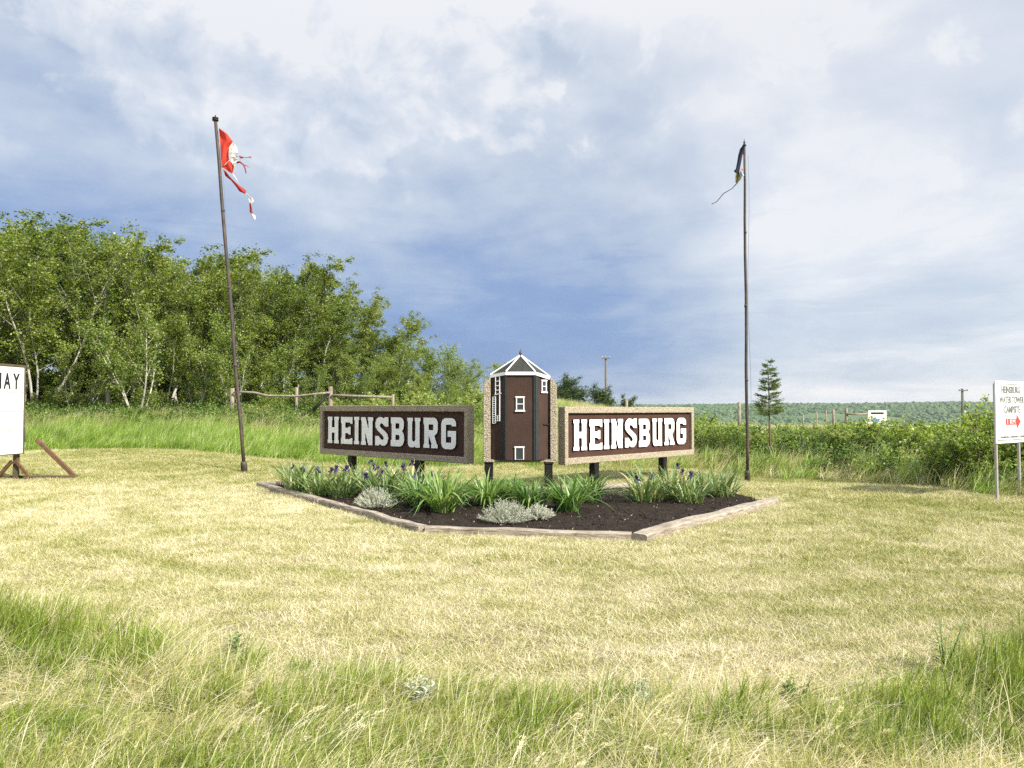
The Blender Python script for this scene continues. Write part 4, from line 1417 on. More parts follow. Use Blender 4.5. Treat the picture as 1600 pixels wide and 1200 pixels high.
    pmb('finial', m_, M['rust'], root)
    # windows and door
    def window(pl, pr, pt, pb, fr3, rows, sill=True, door=False):
        """frame with panes in a face given by fr3(px, py, depth)"""
        th = .021
        m_ = MB()
        P0, P1 = fr3(pl, pb, 0), fr3(pr, pt, 0)
        O = fr3(pl, pb, 0); dx = fr3(pr, pb, 0) - O; wd = dx.length; dx.normalize()
        ht = fr3(pl, pt, 0).z - O.z
        nn = Vector((dx.y, -dx.x, 0))
        def f2(u, v, dep): return O + dx * u + Vector((0, 0, v)) - nn * dep
        holes = []
        n_ = rows
        bb = 0 if door else th
        hh = (ht - th - bb - th * .7 * (n_ - 1)) / n_
        for k_ in range(n_):
            v0 = bb + k_ * (hh + th * .7)
            holes.append([(th, v0 + (.002 if door else 0)), (th, v0 + hh), (wd - th, v0 + hh), (wd - th, v0 + (.002 if door else 0))])
        m_.prism([(0, 0), (wd, 0), (wd, ht), (0, ht)], holes, f2, -.026, -.002)
        m_.prism([(-.014, ht - th * .4), (wd + .014, ht - th * .4), (wd + .014, ht + .014), (-.014, ht + .014)], [], f2, -.034, -.0275)
        if sill: m_.prism([(-.02, -.014), (wd + .02, -.014), (wd + .02, th * .6), (-.02, th * .6)], [], f2, -.036, -.0275)
        wn = pmb('door' if door else 'window', m_, M['white'], root)
        for h_ in holes:
            g_ = MB().prism([(h_[0][0], h_[0][1]), (h_[3][0], h_[3][1]), (h_[2][0], h_[2][1]), (h_[1][0], h_[1][1])], [], f2, -.010, -.002)
            part('door_leaf' if door else 'pane', g_.mesh('pane', M['glass'], root.location), wn)
    ff = lambda px, py, dep: Vector((X(px, YF), YF, Z(py, YF)))
    window(806.3, 819.2, 620.5, 642.0, ff, 2)
    window(804.5, 818.8, 698.5, 718.0, ff, 1, False, True)
    A2, A3 = Vector((*a2, 0)), Vector((*a3, 0))
    def fs(px, py, dep):
        t_ = (px - 836) / (856.5 - 836)
        p = A2.lerp(A3, t_)
        return Vector((p.x, p.y, Z(py, p.y)))
    window(845.6, 853.2, 594.5, 613.0, lambda px, py, dep: Vector((fs(px, 600, 0).x, fs(px, 600, 0).y, Z(py, fs(849, 600, 0).y))), 2)
    # ladders on the left face
    A0, A1 = Vector((*a0, 0)), Vector((*a1, 0))
    nl = Vector(((A1 - A0).y, -(A1 - A0).x, 0)).normalized()
    def fl(px, py):
        t_ = (px - 767) / (791 - 767)
        p = A0.lerp(A1, t_) + nl * .022
        return Vector((p.x, p.y, Z(py, A0.lerp(A1, .45).y)))
    def bars(lst, wdt):
        m_ = MB()
        for (p, q) in lst: m_.bar(fl(*p), fl(*q), wdt, .018, up=tuple(nl))
        return m_
    up_r = [((775.2, 589), (775.2, 617)), ((781.6, 588), (781.6, 658))] + [((775.6, y_), (781.3, y_ - .8)) for y_ in (596, 603, 610)] + [((773.5, 617), (784, 614.5))]
    pmb('ladder', bars(up_r, .016), M['white'], root)
    lo_r = [((770.8, 620), (770.8, 662)), ((775.2, 619), (775.2, 661))] + [((771, 620.5 + 3.42 * k_), (775, 620 + 3.42 * k_)) for k_ in range(13)]
    pmb('ladder', bars(lo_r, .014), M['white'], root)
    pmb('ladder_landing', bars([((775.6, 657.8), (781.6, 657)), ((775.6, 653.5), (781.6, 652.8)), ((775.6, 650), (781.6, 649.3)), ((778.5, 657.5), (778.5, 650))], .012), M['white'], root)
    # posts
    for px0, px1, flare in ((757, 770.3, False), (851, 863.5, True)):
        xa, xb = X(px0, YL), X(px1, YL)
        xm = (xa + xb) / 2; zg0 = zgf(xm, YL + .1) - .2
        m_ = MB().box((xm, YL + .12, (zg0 + zb - .002) / 2), (xb - xa, .17, zb - .002 - zg0))
        ps = pmb('post', m_, M['black'], root, bevel=.008)
        if flare:
            m_ = MB().box((xm, YL + .118, zb - .022), (xb - xa + .03, .20, .035))
            part('cap_plate', m_.mesh('cap_plate', M['black'], root.location, .004), ps)
model_tower()

# ------------------------------------------------------------------ flower bed
def bed_z(x, y):
    return zg(x, y) + .035 + .05 * (fbm(np.asarray(x) * 2.1, np.asarray(y) * 2.1, 51, 4) - .4)
bx = np.arange(-6.0, 5.6, .045); by = np.arange(10.2, 18.7, .045)
BX, BY = np.meshgrid(bx, by)
msk = inside(BX, BY, BED)
ii = -np.ones(BX.shape, np.int64)
cell = msk[:-1, :-1] & msk[1:, :-1] & msk[:-1, 1:] & msk[1:, 1:]
use = np.zeros(BX.shape, bool)
for dy_ in (0, 1):
    for dx_ in (0, 1):
        use[dy_:dy_ + cell.shape[0], dx_:dx_ + cell.shape[1]] |= cell
ii[use] = np.arange(use.sum())
q = np.stack([ii[:-1, :-1][cell], ii[:-1, 1:][cell], ii[1:, 1:][cell], ii[1:, :-1][cell]], -1)
bz = bed_z(BX, BY) + .022 * (vnoise(BX * 13, BY * 13, 71) - .5) + .016 * (vnoise(BX * 29, BY * 29, 72) - .5) + .03 * (np.maximum(0, vnoise(BX * 6, BY * 6, 73) - .6))
solo('flower_bed_soil', mesh_quads('flower_bed_soil', np.stack([BX, BY, bz], -1)[use], q, M['soil'], smooth=False),
     'dark crumbly soil filling the timber-edged flower bed', kind='structure')
clod_m = []
for i in range(3):
    bm = bmesh.new(); bmesh.ops.create_icosphere(bm, subdivisions=1, radius=.5)
    for v_ in bm.verts: v_.co *= random.uniform(.6, 1.2)
    m_ = bpy.data.meshes.new('clod'); bm.to_mesh(m_); bm.free(); m_.materials.append(M['soil']); clod_m.append(m_)
for i in range(2):
    mb = MB(); mb.box((0, 0, .1), (1.6, .35, .12), Matrix.Rotation(.4 + i, 3, 'Y')); clod_m.append(mb.mesh('chip', M['chip']))
clib = library('soil_bits', clod_m)
x, y = field(9000, -6, 5.4, 10.4, 18.4, lambda a, b: inside(a, b, BED) * .9)
n = len(x); pk = np.where(RNG.uniform(0, 1, n) < .90, RNG.integers(0, 3, n), RNG.integers(3, 5, n))
s_ = np.where(pk < 3, .012 + .05 * RNG.uniform(0, 1, n) ** 3, RNG.uniform(.012, .035, n))
scatter('soil_crumbs', np.stack([x, y, bed_z(x, y) + .005], -1), RNG.uniform(-3, 3, (n, 3)) * [.2, .2, 1], np.stack([s_, s_, s_ * .7], -1), pk, clib,
        'crumbs of soil and wood chips lying on the flower bed')


def timber(a, b, label, wdt=.17, hgt_=.13, segs=7, sag=.03, lift=-0.015, split=False):
    A, B = Vector((a[0], a[1], 0)), Vector((b[0], b[1], 0))
    A.z = zgf(*a) + lift; B.z = zgf(*b) + lift
    L_ = (B - A).length
    d = (B - A).normalized(); s_ = Vector((-d.y, d.x, 0)).normalized(); u = Vector((0, 0, 1))
    n_ = max(4, int(L_ / .28))
    mb = MB(); rings = []
    off = [(-.5, -.45), (-.5, .34), (-.38, .5), (.38, .5), (.5, .34), (.5, -.45)]
    b1, b2, b3 = (random.uniform(-1, 1) for _ in range(3))
    for i in range(n_ + 1):
        t_ = i / n_
        c_ = A.lerp(B, t_); c_.z = zgf(c_.x, c_.y) + lift + hgt_ * .45
        c_ += s_ * sag * math.sin(t_ * math.pi) * b1 + s_ * .012 * math.sin(t_ * 9 + b2 * 3) + u * .008 * math.sin(t_ * 13 + b3 * 4)
        ring = []
        for o_ in off:
            ring.append(len(mb.v))
            k_ = .94 if i in (0, n_) else 1
            mb.v.append(c_ + s_ * (o_[0] * wdt * k_ + random.uniform(-.006, .006)) + u * (o_[1] * hgt_ * k_ + random.uniform(-.007, .007)))
        rings.append(ring)
    for i in range(n_):
        for k_ in range(6):
            mb.f.append([rings[i][k_], rings[i][(k_ + 1) % 6], rings[i + 1][(k_ + 1) % 6], rings[i + 1][k_]]); mb.mi.append(0); mb.sm.append(False)
    mb.f.append(list(reversed(rings[0]))); mb.f.append(list(rings[-1])); mb.mi += [0, 0]; mb.sm += [False, False]
    me = mb.mesh('edging_timber', M['timber'], A)
    # object space aligned with the timber so the grain runs along it
    ang = math.atan2(d.y, d.x)
    me.transform(Matrix.Rotation(-ang, 4, 'Z'))
    o = solo('edging_timber', me, label, 'timber', 'timbers edging the flower bed', loc=A)
    o.rotation_euler = (0, 0, ang)
    return o

def lerp2(a, b, t_): return (a[0] + (b[0] - a[0]) * t_, a[1] + (b[1] - a[1]) * t_)
LM = G2(505, 789)
timber(BL, lerp2(LM, BL, .02), 'sunken edging timber at the left tip of the flower bed', .2)
timber(LM, BF1, 'long edging timber slanting along the front left of the flower bed', .16)
timber(lerp2(BF1, BF2, .02), lerp2(BF1, BF2, .985), 'edging timber along the front of the flower bed facing the road', .15)
timber((BF2[0] + .03, BF2[1] - .12), BR, 'wide weathered edging timber running up the right side of the flower bed', .26, .15)
timber((BL[0] + .12, BL[1] + .14), (-4.75, 18.35), 'broad flat timber across the left tip of the flower bed', .3, .12)
timber((.66, 16.38), (3.0, 17.75), 'edging timber behind the bed between the tower post and the right board', .26, .15)
timber((-2.4, 18.0), (.62, 16.40), 'edging timber behind the lilies under the model tower', .2, .16)


def blade_clump(n, h0, h1, wd, spread, rad, mat, seed, segs=6, curl=1.0, droop=.55, stiff=0.0, dead=.03):
    """broad folded leaves arching out of a clump -> mesh (local)"""
    rng = np.random.default_rng(seed)
    V = []; Q = []; T = []
    for i in range(n):
        a = rng.uniform(0, 6.28); r_ = rad * math.sqrt(rng.uniform())
        b = np.array([r_ * math.cos(a), r_ * math.sin(a), 0.0])
        a2 = a + rng.normal(0, .6)
        h = rng.uniform(h0, h1); ln = spread * rng.uniform(.25, 1.0)
        dirv = np.array([math.cos(a2), math.sin(a2), 0]); sd = np.array([-math.sin(a2), math.cos(a2), 0])
        tw = rng.normal(0, .35); sd2 = sd * math.cos(tw) + dirv * math.sin(tw)
        w_ = wd * rng.uniform(.7, 1.25); tn = rng.uniform(0, .88) if rng.uniform() > dead else 1.0
        o_ = len(V)
        dr = droop * rng.uniform(.3, 1.2) * (1 - stiff)
        for k_ in range(segs + 1):
            t_ = k_ / segs
            c_ = b + dirv * h * ln * (t_ ** 1.35) + np.array([0, 0, h * (t_ - dr * ln * t_ ** 2.6)])
            c_[2] = max(c_[2], .01)
            ww = w_ * (.75 + .5 * t_ if t_ < .4 else .95 * (1 - ((t_ - .4) / .6) ** 1.8)) * .5 + .0008
            fold = np.array([0, 0, 1]) * .0 + dirv * -.25 * ww
            V += [c_ - sd2 * ww + fold, c_ - fold, c_ + sd2 * ww + fold]; T += [tn] * 3
        for k_ in range(segs):
            q_ = o_ + 3 * k_
            Q += [[q_, q_ + 1, q_ + 4, q_ + 3], [q_ + 1, q_ + 2, q_ + 5, q_ + 4]]
    return mesh_quads('foliage', V, Q, M[mat], T, smooth=True)


def iris_flower(seed):
    rng = random.Random(seed)
    mb = MB()
    for k_ in range(3):
        for up_, L_ in ((1, .062), (-1, .068)):
            a = 2.094 * k_ + (0 if up_ > 0 else 1.05) + rng.uniform(-.2, .2)
            d = Vector((math.cos(a), math.sin(a), 0)); s_ = Vector((-math.sin(a), math.cos(a), 0))
            prev = None
            for j in range(4):
                t_ = j / 3
                if up_ > 0: c_ = d * L_ * .55 * math.sin(t_ * 2.6) + Vector((0, 0, L_ * 1.15 * t_))
                else: c_ = d * L_ * (1.0 * t_) + Vector((0, 0, L_ * (.25 * t_ - 1.0 * t_ ** 2)))
                w_ = L_ * (.12 + .42 * math.sin(min(1, t_ + .15) * math.pi * .85))
                cur = (c_ - s_ * w_, c_ + s_ * w_)
                if prev: mb.face([prev[0], prev[1], cur[1], cur[0]], smooth=True)
                prev = cur
    m_ = mb.mesh('flower', M['petal'])
    a_ = m_.attributes.new('tone', 'FLOAT', 'POINT')
    a_.data.foreach_set('value', [rng.uniform(0, 1) for _ in m_.vertices])
    return m_
FLOWERS = [iris_flower(i) for i in range(3)]


def clump(name, px, py, mesh, label, cat, group, flowers=0, fh=(.6, .8), rad=.3, s_=1.0, rz=0.0, seed=0):
    p = G(px, py)
    o = thing(name, (p.x, p.y, float(bed_z(p.x, p.y)) - .02), label, cat, group, rz)
    o.scale = (s_, s_, s_)
    part('foliage', mesh, o)
    rg = random.Random(seed + int(px))
    for k_ in range(flowers):
        a = rg.uniform(0, 6.28); r_ = rad * math.sqrt(rg.random()); h = rg.uniform(*fh)
        tip = Vector((r_ * 1.3 * math.cos(a), r_ * 1.3 * math.sin(a), h))
        sm = MB().tube([(r_ * .6 * math.cos(a), r_ * .6 * math.sin(a), 0), tip * .5 + Vector((r_ * .3 * math.cos(a), r_ * .3 * math.sin(a), 0)) * .6, tip], [.006, .005, .004], 5)
        st = part('flower_stem', sm.mesh('flower_stem', M['stem_green']), o)
        fl = part('flower', FLOWERS[rg.randrange(3)], st)
        fl.location = tip; fl.rotation_euler = (rg.uniform(-.3, .3), rg.uniform(-.3, .3), rg.uniform(0, 6)); sc = rg.uniform(.75, 1.05); fl.scale = (sc, sc, sc)
    return o
M['stem_green'] = plain('green_stem', (.10, .17, .05), .6, .2, 20)
IRIS = [blade_clump(84, .42, .86, .036, 1.15, .27, 'iris_leaf', 301 + i, curl=.6, droop=.62, dead=.09) for i in range(3)]
LILY = [blade_clump(140, .5, 1.0, .040, 1.15, .18, 'lily_leaf', 311 + i, droop=.98, dead=.05) for i in range(3)]
THIN = [blade_clump(110, .5, .8, .019, .8, .2, 'iris_leaf', 321, droop=.5)]
irises = [(470, 772, 0, 3, 'purple-flowered iris clump at the left tip of the bed beside the thin-leaved clump'),
          (502, 776, 1, 2, 'purple-flowered iris clump second from the left tip of the bed'),
          (535, 779, 2, 2, 'pale broad-leaved iris clump left of the left board post'),
          (566, 770, 0, 2, 'iris clump with purple flowers in front of the left board post'),
          (598, 781, 1, 3, 'iris clump with dark purple flowers behind the left silver sage'),
          (628, 776, 2, 4, 'iris clump with most purple flowers between the two left board posts'),
          (655, 783, 0, 2, 'iris clump with faded flowers left of the big green lily')]
for px, py, v_, nf, lb in irises:
    clump('iris_clump', px, py, IRIS[v_], lb, 'iris', 'irises in the flower bed', nf, (.42, .62), .26, 1.08, px * 1.3)
for px, py, v_, nf, s_, lb in ((1012, 785, 0, 2, 1.02, 'iris clump with a purple flower at the left of the right-hand group'),
                               (1048, 781, 1, 2, 1.08, 'tall iris clump hiding the far post of the right board'),
                               (1078, 788, 2, 1, .95, 'spreading iris clump in the middle of the right-hand group'),
                               (1128, 778, 1, 0, 1.0, 'iris clump without flowers at the right tip of the bed'),
                               (1105, 776, 0, 0, .9, 'iris clump without flowers tucked behind its neighbours on the right')):
    clump('iris_clump', px, py, IRIS[v_], lb, 'iris', 'irises in the flower bed', nf, (.42, .60), .26, s_, px * .7)
clump('thin_leaved_clump', 458, 763, THIN[0], 'thin-leaved grassy clump arching over the left tip of the bed', 'plant', None, 0, s_=1.0)
for px, py, v_, s_, lb in ((692, 803, 0, 1.10, 'biggest bright green day lily in the middle left of the bed'),
                           (655, 795, 2, .85, 'day lily left of the biggest one, leaves bent over the soil'),
                           (762, 793, 1, .95, 'day lily under the left post of the model tower'),
                           (832, 797, 2, .92, 'day lily behind the silver sage below the model tower door'),
                           (888, 803, 0, .96, 'dense day lily right of the model tower post'),
                           (922, 788, 1, .88, 'day lily in front of the near post of the right board'),
                           (800, 784, 0, .75, 'small day lily at the back below the model tower'),
                           (722, 785, 2, .72, 'day lily between the biggest one and the tower post')):
    clump('day_lily', px, py, LILY[v_], lb, 'day lily', 'day lilies in the flower bed', 0, s_=s_, rz=px)


def sage(px, py, w_, h_, label, seed):
    p = G(px, py); rng = np.random.default_rng(seed)
    o = thing('silver_sage', (p.x, p.y, float(bed_z(p.x, p.y)) - .01), label, 'plant', 'silver sage plants in the flower bed')
    mb = MB(); cs = []; V = []; T = []
    n_ = int(620 * w_)
    parts_ = []
    for i in range(n_):
        a = rng.uniform(0, 6.28); r_ = math.sqrt(rng.uniform()) ; hh = h_ * (1 - .75 * r_ ** 2.2) * rng.uniform(.75, 1.1)
        tip = np.array([r_ * w_ * math.cos(a), r_ * w_ * math.sin(a) * .8, hh])
        root_ = np.array([tip[0] * .4, tip[1] * .4, 0])
        if i % 4 == 0: mb.tube([tuple(root_), tuple((root_ + tip) / 2 + [0, 0, .03]), tuple(tip)], [.004, .003, .002], 3, cap=False)
        for k_ in range(26):
            t_ = .3 + .7 * k_ / 25
            c_ = root_ + (tip - root_) * t_
            d_ = rng.normal(0, 1, 3); d_[2] = abs(d_[2]) + .3; d_ /= np.linalg.norm(d_)
            s2 = np.cross(d_, rng.normal(0, 1, 3)); s2 /= np.linalg.norm(s2)
            L_ = rng.uniform(.016, .034)
            V += [c_ - s2 * .0028, c_ + s2 * .0028, c_ + d_ * L_ + s2 * .002, c_ + d_ * L_ - s2 * .002]
            T += [rng.uniform(0, 1)] * 4
    part('stem', mb.mesh('stem', M['stem']), o)
    part('foliage', mesh_quads('foliage', V, np.arange(len(V)).reshape(-1, 4), M['sage_leaf'], T), o)
sage(587, 798, .42, .38, 'silver sage mound in front of the purple irises', 1)
sage(790, 820, .46, .36, 'biggest silver sage mound at the front of the bed', 2)
sage(842, 815, .30, .24, 'small silver sage mound right of the biggest one', 3)

# ------------------------------------------------------------------ flagpoles and flags
def flagpole(top_px, base_px, Y, r0, r1, label, cap):
    b = W(base_px[0], base_px[1], Y); b.z = zgf(b.x, b.y)
    tp = W(top_px[0], top_px[1], Y)
    root = thing('flagpole', b, label, 'flagpole', 'rusty pipe flagpoles')
    n_ = 9
    pts = [b.lerp(tp, i / n_) + Vector((.010 * math.sin(i * 1.7), 0, 0)) * (0 if i in (0, n_) else 1) for i in range(n_ + 1)]
    mb = MB().tube(pts, [r0 + (r1 - r0) * i / n_ for i in range(n_ + 1)], 12)
    pole = pmb('pole', mb, M['rust'], root)
    ax = (tp - b).normalized()
    pmb('base_sleeve', MB().tube([b - ax * .1, b + ax * .22, b + ax * .26, b + ax * .30], [r0 * 1.8, r0 * 1.75, r0 * 1.75, r0 * 1.15], 12), M['rust'], root)
    for t_ in (.30, .52, .74):
        q = b.lerp(tp, t_); rr = (r0 + (r1 - r0) * t_) * 1.12
        part('coupling', MB().tube([q - ax * .035, q + ax * .035], rr, 12).mesh('coupling', M['rust'], root.location), pole)
    cp = MB()
    if cap == 'pulley':
        cp.tube2(tp, [(.05, -.04), (.085, -.03), (.085, .0), (.06, .015), (.085, .03), (.085, .055), (.04, .06), (.015, .07), (.012, .13)], 12, 0)
    else:
        cp.tube2(tp, [(.03, -.02), (.055, .0), (.05, .03), (.02, .05), (.03, .10), (.01, .13), (.004, .19)], 10, 0)
    pmb('cap', cp, M['black'], root)
    hal = [b.lerp(tp, .10 + .87 * i / 10) + Vector((.075 + .03 * math.sin(i * .9), -.04, 0)) for i in range(11)]
    pmb('halyard', MB().tube(hal, .004, 4), M['cord'], root)
    return b, tp

YL_, YR_ = 21.0, 20.6
flagpole((336.5, 187), (382, 730), YL_, .049, .044, 'leaning rusty flagpole flying the tattered red and white flag', 'pulley')
flagpole((1163, 228), (1168, 753), YR_, .043, .032, 'upright dark flagpole with the limp navy flag', 'spike')


def ribbon(rows, Y, amp, freq, ph, cols=7, sub=4):
    """cloth patch: rows of pixel pairs (hoist, fly) lofted, with folds along depth"""
    rr = []
    for i in range(len(rows) - 1):
        for k_ in range(sub):
            t_ = k_ / sub
            a, b = rows[i], rows[i + 1]
            rr.append(tuple(tuple(a[s_][c_] + (b[s_][c_] - a[s_][c_]) * t_ for c_ in (0, 1)) for s_ in (0, 1)))
    rr.append(rows[-1])
    mb = MB()
    g = []
    for i, (l_, r_) in enumerate(rr):
        row = []
        for j in range(cols + 1):
            t_ = j / cols
            px = l_[0] + (r_[0] - l_[0]) * t_; py = l_[1] + (r_[1] - l_[1]) * t_
            dep = amp * math.sin(freq * t_ * 6.28 + ph + i * .22) * min(1, t_ * 2 + .15)
            p = W(px, py, Y - .02 + dep)
            row.append(len(mb.v)); mb.v.append(p)
        g.append(row)
    for i in range(len(g) - 1):
        for j in range(cols):
            mb.f.append([g[i][j], g[i][j + 1], g[i + 1][j + 1], g[i + 1][j]]); mb.mi.append(0); mb.sm.append(True)
    return mb

def flag_left():
    root = thing('tattered_flag', W(346, 261, YL_), 'tattered red and white flag torn to streamers on the leaning flagpole', 'flag')
    pmb('red_cloth', ribbon([((342, 200), (343, 200.6)), ((343, 208), (355, 209)), ((343.6, 219), (364, 221)), ((344, 228), (358, 230)), ((344.5, 238), (357, 242)), ((345.5, 250), (358, 250)), ((346, 261.5), (346.8, 261))], YL_, .07, .8, 0), M['red_cloth'], root)
    pmb('red_cloth', ribbon([((347, 261), (358, 251)), ((351, 264), (363, 255)), ((357, 268), (366, 261)), ((362.5, 271), (363.5, 270.5))], YL_, .05, .7, 1), M['red_cloth'], root)
    for i_, rows_ in enumerate(([((364, 223), (367, 226.5)), ((359.5, 227.5), (371, 232)), ((358, 231), (369, 236.5))], [((358, 231), (372.5, 235.5)), ((357.4, 236), (371, 241)), ((357.5, 239), (373.5, 240.5))],
                                ([((357.5, 239), (370, 243)), ((358, 244), (376, 246)), ((358.5, 246.5), (368, 248.5))]), [((358.5, 246.5), (373, 249.5)), ((360, 250), (370, 253)), ((361.5, 253), (366, 255))],
                                [((361.5, 252), (368, 255)), ((364, 257.5), (366.5, 260)), ((365.5, 261), (367.5, 263))])):
        pmb('white_cloth', ribbon(rows_, YL_ - .012 * i_, .045, 1.1, .5 + i_, cols=5, sub=3), M['white_cloth'], root)
    for a_, b_ in (((366, 238), (372, 241)), ((365, 246), (372, 249.5))):
        pmb('torn_edge', MB().tube([W(*a_, YL_ - .07), W(*b_, YL_ - .05)], [.010, .004], 5), M['dark_red_cloth'], root)
    pmb('streamer', MB().tube([W(374, 245, YL_), W(377, 246, YL_), W(381, 246.3, YL_ - .02), W(387, 246, YL_), W(391.5, 245, YL_), W(392.5, 248, YL_)], [.035, .03, .008, .008, .02, .004], 6), M['dark_red_cloth'], root)
    pmb('streamer', MB().tube([W(370, 254, YL_), W(375, 253, YL_), W(380, 257, YL_), W(383, 263, YL_), W(384.5, 271, YL_)], [.03, .025, .018, .022, .012], 6), M['dark_red_cloth'], root)
    pmb('streamer', MB().tube([W(380, 257, YL_), W(385, 259, YL_), W(390, 261.5, YL_)], [.012, .01, .004], 5), M['dark_red_cloth'], root)
    pmb('red_streamer', ribbon([((348, 264), (353, 268)), ((352, 275), (359, 276)), ((361, 282), (366, 283)), ((367.5, 290), (373, 289)), ((374, 299), (384, 297)), ((383, 303), (385, 300))], YL_, .05, .6, 0), M['dark_red_cloth'], root)
    pmb('white_thread', MB().tube([W(363, 271, YL_), W(367, 277, YL_), W(372, 285, YL_), W(375, 289, YL_)], [.012, .02, .006, .004], 5), M['white_cloth'], root)
    pmb('white_streamer', ribbon([((385, 302), (387, 303)), ((388, 308), (394, 309)), ((389, 313), (397, 315)), ((391, 318), (394, 318))], YL_, .03, .7, 0), M['white_cloth'], root)
    pmb('red_streamer', ribbon([((389.5, 317), (392, 318)), ((390, 324), (394, 326)), ((390, 331), (395, 333)), ((393, 334), (394, 334))], YL_, .03, .7, 1), M['dark_red_cloth'], root)
    pmb('white_streamer', ribbon([((390, 333), (394, 334)), ((392, 337), (399, 337)), ((396, 342), (399.5, 341)), ((398, 343.5), (398.8, 343.5))], YL_, .03, .7, 2), M['white_cloth'], root)
    pmb('hem_cord', MB().tube([W(346, 262, YL_ - .03), W(352, 257, YL_ - .04), W(359, 250, YL_ - .05), W(364, 242, YL_ - .04), W(369, 236, YL_ - .03)], .012, 5), M['white_cloth'], root)
flag_left()

def flag_right():
    root = thing('limp_flag', W(1163, 229, YR_), 'navy flag hanging limp and knotted from the upright flagpole', 'flag')
    Yf = YR_ - .05
    pmb('navy_cloth', ribbon([((1161, 226.5), (1164, 226)), ((1156, 233), (1163, 236)), ((1153.5, 242), (1160, 243)), ((1152, 252), (1158, 254)), ((1150, 262), (1156, 264)), ((1149, 270), (1155, 271))], Yf, .05, .8, 0), M['navy_cloth'], root)
    pmb('navy_cloth', ribbon([((1150, 264), (1151.5, 264)), ((1146, 267), (1151, 269)), ((1149.5, 270.5), (1151, 270.5))], Yf - .03, .02, .8, 0), M['navy_cloth'], root)
    pmb('olive_cloth', ribbon([((1150, 270), (1156, 271)), ((1148.8, 277), (1159, 276)), ((1149, 283), (1157, 281)), ((1149.5, 286), (1152, 285.5))], Yf, .04, .8, 0), M['yellow_cloth'], root)
    pmb('pale_blue_cloth', ribbon([((1155, 268), (1158, 267)), ((1156, 272), (1161, 271)), ((1158, 276), (1163, 274))], Yf - .02, .03, .8, 0), M['pale_blue_cloth'], root)
    pmb('orange_cloth', ribbon([((1155.5, 264.5), (1162, 263)), ((1157.5, 266.5), (1161.5, 267))], Yf, .01, .8, 0), M['orange_cloth'], root)
    pmb('torn_thread', MB().tube([W(a, b, Yf) for a, b in ((1153, 285), (1149, 289), (1144, 294.5), (1138, 298), (1131, 302), (1125, 309), (1120, 315), (1115, 317.5), (1112, 319))], [.014, .012, .01, .01, .012, .01, .01, .008, .012], 5), M['navy_cloth'], root)
flag_right()

# ------------------------------------------------------------------ flat lettering helper
def text_mesh(s_, size_x, size_y, name, bold=0.0):
    """extruded text scaled to a given width and height, base at the origin, in the x-z plane facing -y"""
    cu = bpy.data.curves.new('lettering', 'FONT'); cu.body = s_; cu.extrude = .02; cu.resolution_u = 3; cu.offset = bold
    ob = bpy.data.objects.new('lettering', cu); COL.objects.link(ob)
    bpy.context.view_layer.update()
    me = bpy.data.meshes.new_from_object(ob.evaluated_get(bpy.context.evaluated_depsgraph_get()))
    bpy.data.objects.remove(ob)
    co = np.zeros(len(me.vertices) * 3); me.vertices.foreach_get('co', co); co = co.reshape(-1, 3)
    lo, hi = co.min(0), co.max(0)
    co = (co - lo) / np.maximum(hi - lo, 1e-6)
    me.name = name
    return me, co, size_x, size_y

def lettering(s_, wdt, hgt_, O, dx, nn, mat, parent, name='lettering', thick=.004, bold=0.0):
    """O: lower left corner in world; dx: unit reading direction; nn: outward normal"""
    me, co, _, _ = text_mesh(s_, wdt, hgt_, name, bold)
    base = np.array(parent.location)
    pts = np.array(O)[None] + co[:, :1] * wdt * np.array(dx)[None] + co[:, 1:2] * hgt_ * np.array((0, 0, 1))[None] + (co[:, 2:3] * thick + .002) * np.array(nn)[None] - base
    me.vertices.foreach_set('co', pts.astype(np.float32).ravel())
    me.materials.clear(); me.materials.append(mat)
    me.update()
    return part(name, me, parent)

